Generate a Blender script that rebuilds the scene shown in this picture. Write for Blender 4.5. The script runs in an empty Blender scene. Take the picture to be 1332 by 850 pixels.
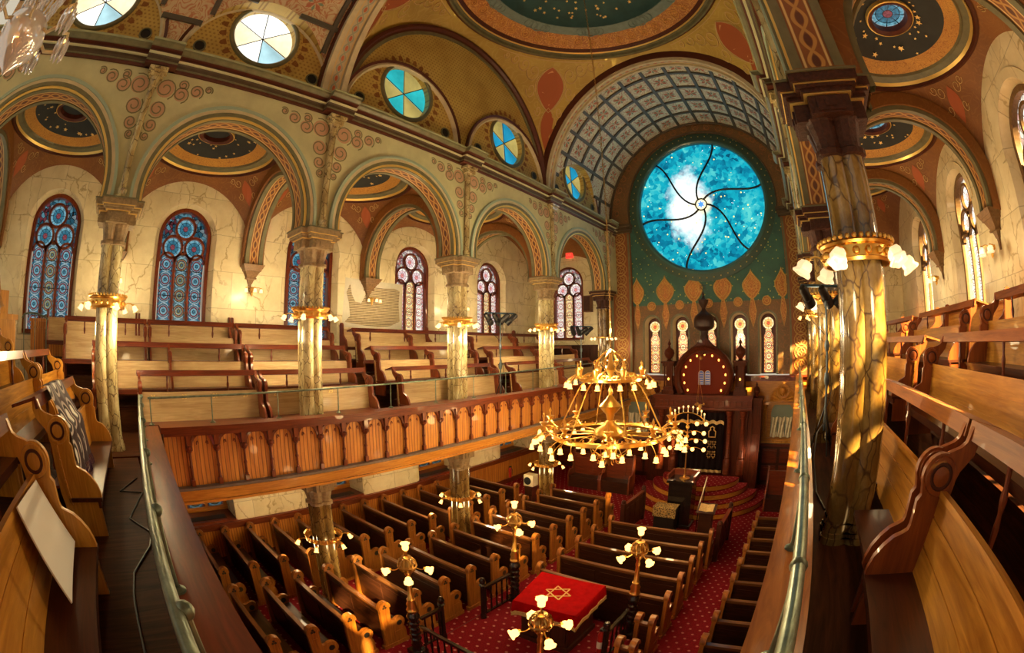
import bpy, math, random
from math import sin, cos, pi, sqrt, atan2, radians
from mathutils import Vector, Matrix
random.seed(7)
SC = bpy.context.scene
COL = SC.collection
# ------------------------------------------------------------------ mesh builder
class MB:
    def __init__(s):
        s.v = []; s.f = []; s.m = []; s.uv = []; s.cm = 0
    def face(s, idx, uv=None):
        s.f.append(tuple(idx)); s.m.append(s.cm); s.uv.append(uv)
    def add(s, verts, faces, T=None, uvs=None):
        b = len(s.v)
        if T is not None: verts = [tuple(T @ Vector(p)) for p in verts]
        s.v.extend(verts)
        for k, f in enumerate(faces): s.face([b + i for i in f], uvs[k] if uvs else None)
        return s
    def box(s, x0, x1, y0, y1, z0, z1, T=None):
        v = [(x, y, z) for z in (z0, z1) for y in (y0, y1) for x in (x0, x1)]
        return s.add(v, [(0, 2, 3, 1), (4, 5, 7, 6), (0, 1, 5, 4), (2, 6, 7, 3), (0, 4, 6, 2), (1, 3, 7, 5)], T)
    def prism(s, pts, h0, h1, plane='xy', T=None):
        # polygon pts (a,b) extruded along the third axis from h0 to h1
        n = len(pts)
        def mk(a, b, h):
            return {'xy': (a, b, h), 'xz': (a, h, b), 'yz': (h, a, b)}[plane]
        v = [mk(a, b, h0) for a, b in pts] + [mk(a, b, h1) for a, b in pts]
        f = [tuple(range(n - 1, -1, -1)), tuple(range(n, 2 * n))]
        f += [(i, (i + 1) % n, n + (i + 1) % n, n + i) for i in range(n)]
        return s.add(v, f, T)
    def lathe(s, prof, n=16, T=None, cx=0, cy=0, a0=0.0, a1=2 * pi, lobes=0, lob=0.0):
        # prof: list of (r,z)
        full = abs(a1 - a0 - 2 * pi) < 1e-6
        m = n if full else n + 1
        v = []; uvs = []; f = []
        for r, z in prof:
            for i in range(m):
                a = a0 + (a1 - a0) * i / n
                rr = r * (1 + lob * cos(lobes * a)) if lobes else r
                v.append((cx + rr * cos(a), cy + rr * sin(a), z))
        L = 0
        for j in range(len(prof) - 1):
            dl = math.hypot(prof[j + 1][0] - prof[j][0], prof[j + 1][1] - prof[j][1])
            for i in range(n):
                i2 = (i + 1) % m
                f.append((j * m + i, j * m + i2, (j + 1) * m + i2, (j + 1) * m + i))
                u0 = a0 + (a1 - a0) * i / n; u1 = a0 + (a1 - a0) * (i + 1) / n
                uvs.append([(u0, L), (u1, L), (u1, L + dl), (u0, L + dl)])
            L += dl
        return s.add(v, f, T, uvs)
    def tube(s, path, r, n=6, T=None, closed=False):
        P = [Vector(p) for p in path]; k = len(P)
        rad = r if isinstance(r, (list, tuple)) else [r] * k
        v = []; f = []
        up = Vector((0, 0, 1)); prevn = None
        for i in range(k):
            if closed: t = P[(i + 1) % k] - P[i - 1]
            else: t = P[min(i + 1, k - 1)] - P[max(i - 1, 0)]
            if t.length < 1e-9: t = Vector((0, 0, 1))
            t.normalize()
            if prevn is None:
                a = up if abs(t.z) < .9 else Vector((1, 0, 0))
                nn = t.cross(a).normalized()
            else:
                nn = prevn - t * prevn.dot(t)
                nn = nn.normalized() if nn.length > 1e-6 else t.cross(Vector((1, 0, 0))).normalized()
            prevn = nn; b = t.cross(nn)
            for j in range(n):
                a = 2 * pi * j / n
                v.append(tuple(P[i] + (nn * cos(a) + b * sin(a)) * rad[i]))
        for i in range(k if closed else k - 1):
            i2 = (i + 1) % k
            for j in range(n):
                j2 = (j + 1) % n
                f.append((i * n + j, i * n + j2, i2 * n + j2, i2 * n + j))
        if not closed:
            f.append(tuple(range(n - 1, -1, -1))); f.append(tuple(range((k - 1) * n, k * n)))
        return s.add(v, f, T)
    def sphere(s, c, r, n=10, m=6, sz=1.0, T=None):
        prof = [(max(1e-4, r * sin(pi * j / m)), c[2] - r * sz * cos(pi * j / m)) for j in range(m + 1)]
        return s.lathe(prof, n, T, c[0], c[1])
    def strip(s, A, B, close=False, uvs=None):
        # quads between two polylines with equal counts
        n = len(A); k = n if close else n - 1
        return s.add(list(A) + list(B), [(i, (i + 1) % n, n + (i + 1) % n, n + i) for i in range(k)], None, uvs)
    def loft(s, rows, closed=False):
        # rows of points, each row the same count
        n = len(rows[0]); v = [p for r in rows for p in r]; f = []
        for j in range(len(rows) - 1):
            for i in range(n if closed else n - 1):
                i2 = (i + 1) % n
                f.append((j * n + i, j * n + i2, (j + 1) * n + i2, (j + 1) * n + i))
        return s.add(v, f)
    def grid(s, fn, nu, nv, uv=True):
        v = []; f = []; uvs = []
        for j in range(nv + 1):
            for i in range(nu + 1): v.append(tuple(fn(i / nu, j / nv)))
        for j in range(nv):
            for i in range(nu):
                f.append((j * (nu + 1) + i, j * (nu + 1) + i + 1, (j + 1) * (nu + 1) + i + 1, (j + 1) * (nu + 1) + i))
                uvs.append([(i / nu, j / nv), ((i + 1) / nu, j / nv), ((i + 1) / nu, (j + 1) / nv), (i / nu, (j + 1) / nv)])
        return s.add(v, f, None, uvs)
    def build(s, name, mat, parent=None, loc=None, rz=0.0, smooth=True, ang=40, fix=True):
        me = bpy.data.meshes.new(name)
        me.from_pydata(s.v, [], s.f)
        mats = mat if isinstance(mat, (list, tuple)) else [mat]
        for m in mats: me.materials.append(m)
        if any(s.m): me.polygons.foreach_set('material_index', s.m)
        if any(u is not None for u in s.uv):
            l = me.uv_layers.new(name='UVMap'); k = 0; d = l.data
            for f, u in zip(s.f, s.uv):
                for c in range(len(f)):
                    if u: d[k].uv = u[c]
                    k += 1
        if fix:
            import bmesh
            bm = bmesh.new(); bm.from_mesh(me); bmesh.ops.recalc_face_normals(bm, faces=bm.faces[:]); bm.to_mesh(me); bm.free()
        if smooth:
            me.polygons.foreach_set('use_smooth', [True] * len(me.polygons))
            me.set_sharp_from_angle(angle=radians(ang))
        me.update()
        o = bpy.data.objects.new(name, me); COL.objects.link(o)
        if parent is not None: o.parent = parent
        if loc: o.location = loc
        if rz: o.rotation_euler = (0, 0, rz)
        return o
def thing(name, label, cat, loc=(0, 0, 0), rz=0.0, group=None):
    o = bpy.data.objects.new(name, None); COL.objects.link(o)
    o.empty_display_size = .1; o.location = loc; o.rotation_euler = (0, 0, rz)
    return tag(o, label, cat, group)
def tag(o, label=None, cat=None, group=None, kind=None):
    if label: o['label'] = label
    if cat: o['category'] = cat
    if group: o['group'] = group
    if kind: o['kind'] = kind
    return o
def struct(o):
    o['kind'] = 'structure'; return o
def dup(root, loc, rz=0.0, label=None, group=None):
    def cp(o, par):
        c = o.copy(); COL.objects.link(c)
        if par is not None: c.parent = par
        for ch in o.children: cp(ch, c)
        return c
    c = cp(root, None); c.location = loc; c.rotation_euler = (0, 0, rz)
    if label: c['label'] = label
    if group: c['group'] = group
    return c
ORD = 'first second third fourth fifth sixth seventh eighth ninth tenth eleventh twelfth thirteenth fourteenth fifteenth sixteenth'.split()
def arc(cx, cz, r, a0, a1, n):
    return [(cx + r * cos(a0 + (a1 - a0) * i / n), cz + r * sin(a0 + (a1 - a0) * i / n)) for i in range(n + 1)]
# ------------------------------------------------------------------ materials
class NT:
    def __init__(s, name):
        s.mat = bpy.data.materials.new(name); s.mat.use_nodes = True
        s.t = s.mat.node_tree; s.t.nodes.clear()
        s.out = s.t.nodes.new('ShaderNodeOutputMaterial')
    def put(s, sock, val):
        if isinstance(val, bpy.types.NodeSocket): s.t.links.new(val, sock)
        elif val is not None:
            if isinstance(val, (tuple, list)) and sock.type == 'RGBA' and len(val) == 3: val = (*val, 1)
            sock.default_value = val
    def n(s, typ, ins=None, out=0, **props):
        nd = s.t.nodes.new('ShaderNode' + typ)
        for k, v in props.items(): setattr(nd, k, v)
        for k, v in (ins or {}).items(): s.put(nd.inputs[k], v)
        return nd.outputs[out]
    def obj(s): return s.n('TexCoord', out='Object')
    def uv(s): return s.n('TexCoord', out='UV')
    def mapv(s, v, scale=(1, 1, 1), loc=(0, 0, 0), rot=(0, 0, 0)):
        return s.n('Mapping', {'Vector': v, 'Scale': scale, 'Location': loc, 'Rotation': rot})
    def m(s, op, a, b=None, c=None):
        return s.n('Math', {0: a, 1: b, 2: c}, operation=op)
    def sep(s, v):
        nd = s.t.nodes.new('ShaderNodeSeparateXYZ'); s.put(nd.inputs[0], v); return nd.outputs
    def comb(s, x, y, z=0.0): return s.n('CombineXYZ', {0: x, 1: y, 2: z})
    def noise(s, v, scale, detail=3, rough=.55, dist=0.0, out=0):
        return s.n('TexNoise', {'Vector': v, 'Scale': scale, 'Detail': detail, 'Roughness': rough, 'Distortion': dist}, out=out)
    def vor(s, v, scale, feature='F1', out='Distance', rnd=1.0):
        return s.n('TexVoronoi', {'Vector': v, 'Scale': scale, 'Randomness': rnd}, out=out, feature=feature)
    def ramp(s, fac, stops, interp='LINEAR'):
        nd = s.t.nodes.new('ShaderNodeValToRGB'); s.put(nd.inputs[0], fac)
        e = nd.color_ramp; e.interpolation = interp
        while len(e.elements) < len(stops): e.elements.new(.5)
        for el, (p, c) in zip(e.elements, stops):
            el.position = p; el.color = (*c, 1) if len(c) == 3 else c
        return nd.outputs[0]
    def mix(s, fac, a, b, mode='MIX'):
        nd = s.t.nodes.new('ShaderNodeMix'); nd.data_type = 'RGBA'; nd.blend_type = mode
        s.put(nd.inputs[0], fac); s.put(nd.inputs[6], a); s.put(nd.inputs[7], b)
        return nd.outputs[2]
    def sm(s, x, lo, hi):
        return s.n('MapRange', {0: x, 1: lo, 2: hi, 3: 0.0, 4: 1.0})
    def bsdf(s, color, rough=.5, metal=0.0, bump=None, bstr=.2, bdist=.01, spec=.5, coat=0.0, em=None, ems=0.0):
        nd = s.t.nodes.new('ShaderNodeBsdfPrincipled')
        s.put(nd.inputs['Base Color'], color); s.put(nd.inputs['Roughness'], rough); s.put(nd.inputs['Metallic'], metal)
        s.put(nd.inputs['Specular IOR Level'], spec); s.put(nd.inputs['Coat Weight'], coat)
        if em is not None: s.put(nd.inputs['Emission Color'], em); s.put(nd.inputs['Emission Strength'], ems)
        if bump is not None:
            b = s.n('Bump', {'Strength': bstr, 'Distance': bdist, 'Height': bump}); s.put(nd.inputs['Normal'], b)
        s.t.links.new(nd.outputs[0], s.out.inputs[0]); return s.mat
    def emit(s, color, strength):
        e = s.n('Emission', {0: color, 1: strength}); s.t.links.new(e, s.out.inputs[0]); return s.mat
def wood(name, c, d, axis='x', rough=.38, coat=.15, sc=1.0, spec=.35):
    t = NT(name); k = {'x': (1.2, 14, 14), 'y': (14, 1.2, 14), 'z': (14, 14, 1.2)}[axis]
    v = t.mapv(t.obj(), tuple(q * sc for q in k))
    a = t.noise(v, 1.3, 4, .6, 1.2); b = t.noise(t.obj(), 1.1, 2)
    col = t.ramp(a, [(.3, d), (.5, tuple((x + y) / 2 for x, y in zip(c, d))), (.68, c)])
    col = t.mix(t.sm(b, .3, .75), col, tuple(x * .72 for x in c), 'MIX') if False else t.mix(t.m('MULTIPLY', t.sm(b, .35, .7), .35), col, d)
    return t.bsdf(col, rough, bump=a, bstr=.12, bdist=.004, coat=coat, spec=spec)
def paint(name, c, var=.25, rough=.55, scale=3.0, metal=0.0, spec=.35, bstr=.08):
    t = NT(name); n_ = t.noise(t.obj(), scale, 5, .6)
    return t.bsdf(t.mix(t.sm(n_, .3, .75), tuple(x * (1 - var) for x in c), c), rough, metal, bump=n_, bstr=bstr, bdist=.02, spec=spec)
def plain(name, c, rough=.5, metal=0.0, coat=0.0, spec=.4):
    return NT(name).bsdf(c, rough, metal, coat=coat, spec=spec)
def dots(t, u, v, pitch, rad, soft=.05):
    # staggered round dots -> factor
    a = t.m('DIVIDE', u, pitch); b = t.m('DIVIDE', v, pitch * .87)
    row = t.m('FLOOR', b); odd = t.m('MULTIPLY', t.m('FLOORED_MODULO', row, 2.0), .5)
    fa = t.m('SUBTRACT', t.m('FRACT', t.m('ADD', a, odd)), .5); fb = t.m('SUBTRACT', t.m('FRACT', b), .5)
    r = t.m('SQRT', t.m('ADD', t.m('MULTIPLY', fa, fa), t.m('MULTIPLY', fb, fb)))
    return t.m('SUBTRACT', 1.0, t.sm(r, rad - soft, rad + soft)), r
MAT = {}
def mk_mats():
    W = MAT
    W['dark_wood'] = wood('dark_wood', (.070, .021, .008), (.018, .006, .003), 'x', .38, .15)
    W['dark_wood_z'] = wood('dark_wood_z', (.075, .016, .005), (.020, .005, .002), 'z', .5, .04)
    W['red_wood'] = wood('red_wood', (.20, .034, .010), (.08, .014, .005), 'x', .32, .2)
    W['red_wood_y'] = wood('red_wood_y', (.24, .046, .012), (.10, .018, .006), 'y', .32, .2)
    W['red_wood_z'] = wood('red_wood_z', (.24, .050, .013), (.10, .019, .006), 'z', .32, .2)
    W['honey'] = wood('honey', (.66, .31, .045), (.38, .145, .015), 'x', .36, .2)
    W['honey_y'] = wood('honey_y', (.66, .30, .042), (.38, .135, .015), 'y', .36, .2)
    W['honey_z'] = wood('honey_z', (.70, .35, .055), (.42, .17, .020), 'z', .36, .2)
    W['pale_y'] = wood('pale_y', (.60, .43, .21), (.40, .25, .105), 'y', .45, .1)
    W['pew_end'] = wood('pew_end', (.40, .155, .025), (.19, .06, .010), 'z', .36, .2)
    W['floor_wood'] = wood('floor_wood', (.10, .030, .010), (.03, .010, .004), 'y', .6, 0.0, .8, .08)
    # beadboard: grooves every 9 cm along y
    t = NT('beadboard'); o = t.obj(); y = t.sep(o)[1]
    fr = t.m('FRACT', t.m('DIVIDE', y, .075)); g = t.m('MULTIPLY', t.sm(fr, .0, .14), t.m('SUBTRACT', 1.0, t.sm(fr, .86, 1.0)))
    n_ = t.noise(t.mapv(o, (10, 10, 1)), 1.5, 4)
    W['beadboard'] = t.bsdf(t.mix(g, (.09, .03, .008), t.ramp(n_, [(.3, (.46, .15, .022)), (.7, (.70, .30, .05))])), .4, bump=g, bstr=.5, coat=.2)
    # marble wall with ashlar joints (y,z plane) and veins
    def marble(name, u, c1, c2, vein):
        t = NT(name); o = t.obj(); s = t.sep(o)
        uv = t.comb(s[u], s[2], 0.0)
        br = t.n('TexBrick', {'Vector': t.mapv(uv, (1, 1, 1), (.3, .25, 0)), 'Scale': 1.0, 'Mortar Size': .008, 'Mortar Smooth': .3, 'Brick Width': 1.55, 'Row Height': .95}, out='Fac')
        cell = t.n('TexBrick', {'Vector': t.mapv(uv, (1, 1, 1), (.3, .25, 0)), 'Color1': (0, 0, 0, 1), 'Color2': (1, 1, 1, 1), 'Mortar': (.5, .5, .5, 1), 'Scale': 1.0, 'Mortar Size': 0.0, 'Brick Width': 1.55, 'Row Height': .95})
        d = t.noise(o, 1.6, 4, .6, 0, out=1)
        w = t.n('VectorMath', {0: t.mix(.6, o, d, 'ADD'), 1: t.mix(1.0, cell, (3, 3, 3, 1), 'MULTIPLY')}, operation='ADD')
        vo = t.vor(t.mapv(w, (1.1, 1.1, .55), (0, 0, 0), (.5, .5, 0)), 1.5, 'DISTANCE_TO_EDGE')
        ve = t.m('MULTIPLY', t.m('SUBTRACT', 1.0, t.sm(vo, .0, .030)), t.sm(t.noise(o, 1.3, 2), .34, .60))
        base = t.mix(t.sm(t.noise(w, 1.4, 5, .6), .3, .7), c1, c2)
        base = t.mix(t.m('MULTIPLY', ve, .75), base, vein)
        base = t.mix(t.m('MULTIPLY', br, .55), base, (.25, .2, .09))
        return t.bsdf(base, .28, spec=.5)
    W['marble_y'] = marble('marble_y', 1, (.66, .56, .32), (.86, .78, .52), (.30, .20, .04))
    W['marble_x'] = marble('marble_x', 0, (.66, .56, .32), (.86, .78, .52), (.30, .20, .04))
    # scagliola columns
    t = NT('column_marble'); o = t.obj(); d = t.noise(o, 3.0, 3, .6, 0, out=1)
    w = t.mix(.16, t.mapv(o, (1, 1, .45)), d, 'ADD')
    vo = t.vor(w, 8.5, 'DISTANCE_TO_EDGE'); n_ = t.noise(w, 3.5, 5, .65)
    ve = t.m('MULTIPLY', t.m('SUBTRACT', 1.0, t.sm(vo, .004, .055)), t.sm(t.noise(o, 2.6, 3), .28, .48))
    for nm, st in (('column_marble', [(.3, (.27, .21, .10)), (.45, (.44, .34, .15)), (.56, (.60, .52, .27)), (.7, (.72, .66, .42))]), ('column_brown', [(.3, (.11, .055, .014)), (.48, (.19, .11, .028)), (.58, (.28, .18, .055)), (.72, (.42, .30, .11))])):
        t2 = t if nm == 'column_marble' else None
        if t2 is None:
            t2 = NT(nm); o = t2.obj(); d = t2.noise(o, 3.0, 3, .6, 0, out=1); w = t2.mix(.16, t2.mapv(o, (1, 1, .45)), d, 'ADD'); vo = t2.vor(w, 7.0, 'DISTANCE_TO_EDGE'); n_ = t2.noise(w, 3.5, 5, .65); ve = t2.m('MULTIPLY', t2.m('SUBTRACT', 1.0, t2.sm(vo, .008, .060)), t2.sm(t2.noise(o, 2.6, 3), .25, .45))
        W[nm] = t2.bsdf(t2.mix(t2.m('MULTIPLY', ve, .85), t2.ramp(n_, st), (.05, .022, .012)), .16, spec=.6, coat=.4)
    W['cap_brown'] = paint('cap_brown', (.085, .026, .013), .6, .5, 26, 0.0, .3, .7)
    W['cap_pale'] = paint('cap_pale', (.42, .30, .16), .5, .5, 16)
    W['cream_plaster'] = paint('cream_plaster', (.66, .65, .38), .28, .6, 1.6)
    W['green_line'] = plain('green_line', (.34, .44, .34), .5)
    W['pink_paint'] = plain('pink_paint', (.55, .33, .21), .6)
    W['scroll_line'] = plain('scroll_line', (.20, .19, .10), .6)
    W['maroon'] = paint('maroon', (.11, .028, .014), .3, .4, 5)
    W['olive'] = paint('olive', (.20, .19, .10), .35, .4, 5)
    W['ivory'] = paint('ivory', (.70, .60, .38), .25, .5, 4)
    W['gilt_line'] = plain('gilt_line', (.85, .60, .18), .35, .6)
    W['dark_mould'] = paint('dark_mould', (.10, .065, .035), .35, .4, 5)
    W['brown_paint'] = None
    def stencil(name, c1, c2, cdot, u, v, pitch, rad):
        t = NT(name); s = t.sep(t.obj()); f, r = dots(t, s[u], s[v], pitch, rad)
        b = t.mix(t.sm(t.noise(t.obj(), 1.2, 4), .3, .7), c1, c2)
        return t.bsdf(t.mix(t.m('MULTIPLY', f, .7), b, cdot), .55)
    W['ochre_stencil'] = stencil('ochre_stencil', (.42, .28, .06), (.60, .44, .12), (.24, .12, .025), 1, 2, .105, .25)
    # curly painted ornament: thin contour lines of a distorted noise
    def curly(name, c1, c2, line, sc, wd=.03, amt=.6):
        t = NT(name); o = t.obj(); n1 = t.noise(o, sc, 1.5, .5, .6)
        b = t.mix(t.sm(t.noise(o, .8, 3), .3, .7), c1, c2)
        fr = t.m('ABSOLUTE', t.m('SUBTRACT', t.m('FRACT', t.m('MULTIPLY', n1, 9.0)), .5))
        l = t.m('SUBTRACT', 1.0, t.sm(fr, .05, .05 + wd * 4))
        return t.bsdf(t.mix(t.m('MULTIPLY', l, amt), b, line), .55)
    W['aisle_brown'] = curly('aisle_brown', (.17, .058, .010), (.26, .100, .017), (.32, .15, .032), 3.2, .03, .35)
    W['pendentive'] = curly('pendentive', (.42, .27, .045), (.56, .39, .075), (.62, .46, .13), 1.6, .03, .35)
    W['orange_band'] = curly('orange_band', (.36, .115, .025), (.50, .20, .04), (.72, .38, .09), 4.0, .05, .75)
    W['amber_band'] = curly('amber_band', (.50, .24, .045), (.62, .33, .06), (.30, .10, .02), 7.0, .04, .7)
    W['coffer'] = curly('coffer', (.62, .66, .50), (.74, .76, .60), (.42, .16, .11), 3.2, .05, .8)
    W['coffer_warm'] = curly('coffer_warm', (.56, .44, .26), (.66, .54, .34), (.45, .13, .05), 3.5, .06, .8)
    W['coffer_rib'] = plain('coffer_rib', (.085, .075, .055), .4)
    W['east_brown'] = curly('east_brown', (.13, .068, .022), (.19, .105, .034), (.30, .12, .035), 4.0, .04, .7)
    W['dome_blue'] = paint('dome_blue', (.045, .115, .115), .35, .7, 2)
    W['dome_night'] = paint('dome_night', (.040, .046, .046), .35, .7, 2)
    W['teal_band'] = paint('teal_band', (.22, .29, .26), .3, .6, 6)
    W['star_gold'] = NT('star_gold').bsdf((.85, .60, .20), .4, .3)
    # guilloche band: uses UV (u along in metres, v -1..1 across)
    def guil(name, c1, line, disc, pit=.24):
        t = NT(name); s = t.sep(t.uv()); u = t.m('DIVIDE', s[0], pit)
        ph = t.m('MULTIPLY', u, 2 * pi)
        w1 = t.m('MULTIPLY', t.m('SINE', t.m('MULTIPLY', ph, .5)), .42); w2 = t.m('MULTIPLY', w1, -1.0)
        def ln(w, wd): return t.m('SUBTRACT', 1.0, t.sm(t.m('ABSOLUTE', t.m('SUBTRACT', s[1], w)), wd, wd + .06))
        l = t.m('MAXIMUM', ln(w1, .10), ln(w2, .10)); e = t.m('MAXIMUM', ln(.78, .05), ln(-.78, .05))
        fu = t.m('MULTIPLY', t.m('SUBTRACT', t.m('FRACT', u), .5), pit / .30)
        rr = t.m('SQRT', t.m('ADD', t.m('MULTIPLY', fu, fu), t.m('MULTIPLY', s[1], s[1])))
        dd = t.m('SUBTRACT', 1.0, t.sm(rr, .20, .27))
        c = t.mix(dd, c1, disc); c = t.mix(l, c, line); c = t.mix(e, c, (.70, .50, .20))
        return t.bsdf(c, .5)
    W['guilloche'] = guil('guilloche', (.24, .085, .022), (.50, .27, .07), (.11, .035, .015))
    W['guilloche_pale'] = guil('guilloche_pale', (.58, .48, .30), (.34, .36, .28), (.50, .12, .05), .26)
    W['gold'] = NT('gold').bsdf((.74, .43, .10), .30, 1.0)
    W['brass'] = NT('brass').bsdf((.55, .33, .10), .3, 1.0)
    W['pipe'] = paint('pipe', (.26, .33, .25), .6, .35, 9, .6)
    W['black'] = plain('black', (.012, .011, .011), .4)
    W['black_gloss'] = plain('black_gloss', (.014, .009, .008), .18, 0, .3)
    W['steel'] = plain('steel', (.10, .13, .15), .4, .7)
    W['white_paper'] = plain('white_paper', (.80, .76, .70), .6)
    W['bulb'] = NT('bulb').emit((1.0, .52, .12), 2.7)
    W['bulb_gallery'] = NT('bulb_gallery').emit((1.0, .62, .24), 1.8)
    W['bulb_white'] = NT('bulb_white').bsdf((.9, .82, .7), .3, em=(1.0, .70, .36), ems=.55)
    W['shade'] = NT('shade').bsdf((.9, .8, .6), .3, em=(1.0, .62, .22), ems=2.2)
    W['candle'] = NT('candle').emit((1.0, .55, .14), 3.0)
    W['amber_spark'] = NT('amber_spark').emit((1.0, .40, .06), 3.0)
    W['crystal'] = NT('crystal').bsdf((.85, .85, .92), .08, .4, spec=1.0)
    W['red_velvet'] = paint('red_velvet', (.33, .002, .003), .35, .9, 6, 0.0, .05)
    W['fringe'] = paint('fringe', (.62, .42, .16), .4, .6, 30)
    W['exit_red'] = NT('exit_red').bsdf((.7, .03, .02), .4, em=(1, .05, .03), ems=.8)
    W['red_enamel'] = plain('red_enamel', (.45, .02, .015), .3)
    # red carpet with a small diamond repeat
    t = NT('carpet'); s = t.sep(t.obj()); f, r = dots(t, s[0], s[1], .20, .13, .03)
    b = t.mix(t.sm(t.noise(t.obj(), 40, 2), .3, .7), (.12, .006, .010), (.19, .010, .016))
    W['carpet'] = t.bsdf(t.mix(t.m('MULTIPLY', f, .6), b, (.50, .27, .18)), .9, spec=.05)
    # green east wall with gold stars (dots)
    t = NT('star_green'); o = t.obj(); d = t.vor(t.mapv(o, (1, .02, 1)), 6.5, 'F1', 'Distance')
    b = t.mix(t.sm(t.noise(o, 1.5, 4), .3, .7), (.020, .085, .068), (.045, .150, .115))
    W['star_green'] = t.bsdf(t.mix(t.m('SUBTRACT', 1.0, t.sm(d, .13, .19)), b, (.78, .66, .12)), .6)
    t = NT('lath'); s = t.sep(t.obj()); f = t.m('FRACT', t.m('DIVIDE', s[2], .052)); g = t.sm(t.m('ABSOLUTE', t.m('SUBTRACT', f, .5)), .30, .40)
    W['lath'] = t.bsdf(t.mix(g, t.mix(t.noise(t.obj(), 9, 3), (.34, .26, .13), (.62, .52, .33)), (.05, .035, .02)), .8)
    W['plaster_white'] = paint('plaster_white', (.66, .63, .50), .15, .7, 4)
    # patterned shawl
    t = NT('shawl'); s = t.sep(t.uv()); 
    u = t.m('SUBTRACT', t.m('FRACT', t.m('MULTIPLY', s[0], 2.6)), .5); v = t.m('SUBTRACT', t.m('FRACT', t.m('MULTIPLY', s[1], 3.0)), .5)
    r = t.m('SQRT', t.m('ADD', t.m('MULTIPLY', t.m('MULTIPLY', u, u), 3.0), t.m('MULTIPLY', v, v)))
    c = t.ramp(r, [(0, (.80, .76, .70)), (.20, (.80, .76, .70)), (.24, (.02, .008, .012)), (.33, (.02, .008, .012)), (.36, (.55, .45, .42)), (.43, (.55, .45, .42)), (.46, (.035, .008, .014))])
    W['shawl'] = t.bsdf(c, .7)
mk_mats()
# stained glass: emission, uv centred, v in metres
def glass(name, kind, pal, strength):
    t = NT(name); s = t.sep(t.uv()); u, v = s[0], s[1]
    if kind == 'lancet':       # u in -1..1 across, v in half-widths along
        fv = t.m('SUBTRACT', t.m('FLOORED_MODULO', v, 2.0), 1.0)
        r = t.m('SQRT', t.m('ADD', t.m('MULTIPLY', u, u), t.m('MULTIPLY', fv, fv)))
        au = t.m('ABSOLUTE', u)
        c = t.ramp(r, [(0, pal[0]), (.14, pal[0]), (.16, pal[4]), (.24, pal[1]), (.42, pal[2]), (.48, pal[4]), (.55, pal[3]), (.68, pal[1]), (.75, pal[4]), (.84, pal[2]), (1, pal[0])], 'CONSTANT')
        c = t.mix(t.sm(au, .76, .78), c, t.mix(t.m('GREATER_THAN', t.m('FRACT', t.m('MULTIPLY', v, 1.5)), .5), pal[3], pal[0]))
        ld = t.m('MAXIMUM', t.m('MAXIMUM', t.m('GREATER_THAN', au, .93), t.m('LESS_THAN', t.m('ABSOLUTE', t.m('SUBTRACT', au, .76)), .035)), t.m('LESS_THAN', t.m('ABSOLUTE', t.m('SUBTRACT', t.m('FLOORED_MODULO', v, 3.3), 1.65)), .05))
        c = t.mix(ld, c, (.005, .004, .004))
    elif kind == 'rosette':
        r = t.m('SQRT', t.m('ADD', t.m('MULTIPLY', u, u), t.m('MULTIPLY', v, v)))
        a = t.m('ARCTAN2', v, u); k = t.m('ABSOLUTE', t.m('SINE', t.m('MULTIPLY', a, 4.0)))
        c = t.ramp(r, [(0, pal[3]), (.22, pal[3]), (.26, pal[4]), (.30, pal[0]), (.62, pal[0]), (.66, pal[4]), (.70, pal[1]), (.9, pal[2]), (.95, pal[4])], 'CONSTANT')
        c = t.mix(t.m('MULTIPLY', t.m('LESS_THAN', k, .14), t.m('GREATER_THAN', r, .26)), c, pal[4])
    elif kind == 'field':
        vo = t.vor(t.comb(u, v, 0.0), 9.0, 'F1', 'Color'); e = t.vor(t.comb(u, v, 0.0), 9.0, 'DISTANCE_TO_EDGE')
        c = t.ramp(t.sep(vo)[0], [(0, pal[0]), (.35, pal[1]), (.6, pal[2]), (.8, pal[3])], 'CONSTANT')
        c = t.mix(t.m('LESS_THAN', e, .05), c, (.006, .005, .005))
    nz = t.noise(t.comb(u, v, 0.0), 5.0, 2)
    em = t.n('Emission', {0: c, 1: t.m('MULTIPLY', t.sm(nz, .1, .7), strength)})
    if name.startswith('white'): em = t.n('MixShader', {0: .5, 1: em, 2: t.n('BsdfTransparent', {0: (1, .86, .55, 1)})})
    gl = t.n('BsdfGlossy', {'Color': (.5, .5, .5, 1), 'Roughness': .15})
    ad = t.n('MixShader', {0: .06, 1: em, 2: gl}); t.t.links.new(ad, t.out.inputs[0]); return t.mat
BLUE = [(.05, .22, .32), (.20, .50, .62), (.42, .56, .60), (.30, .07, .09), (.006, .006, .008)]
BLUE2 = [(.10, .20, .24), (.34, .34, .16), (.30, .50, .55), (.34, .10, .06), (.006, .006, .008)]
SUN = [(.70, .50, .50), (.95, .78, .68), (.85, .80, .62), (.62, .20, .18), (.02, .01, .01)]
SUN2 = [(.85, .55, .18), (.95, .72, .32), (.80, .62, .35), (.62, .20, .10), (.02, .01, .01)]
WHT = [(.92, .80, .72), (1.0, .95, .85), (.98, .90, .80), (.80, .45, .40), (.05, .03, .02)]
FIRE = [(.95, .48, .12), (1.0, .74, .36), (.95, .62, .24), (.66, .10, .03), (.05, .01, .005)]
GL = {}
for nm, pals, st in (('blue', (BLUE, BLUE2), .62), ('sun', (SUN, SUN2), 1.15), ('white', (WHT, WHT), 2.4), ('fire', (FIRE, FIRE), 1.3), ('dim', (BLUE2, BLUE2), .22)):
    GL[nm] = dict(lan=glass(nm + '_lancet', 'lancet', pals[0], st), lan2=glass(nm + '_lancet_mid', 'lancet', pals[1], st),
                  ros=glass(nm + '_rosette', 'rosette', pals[0], st * 1.05), fld=glass(nm + '_field', 'field', pals[0], st * .55))
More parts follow.
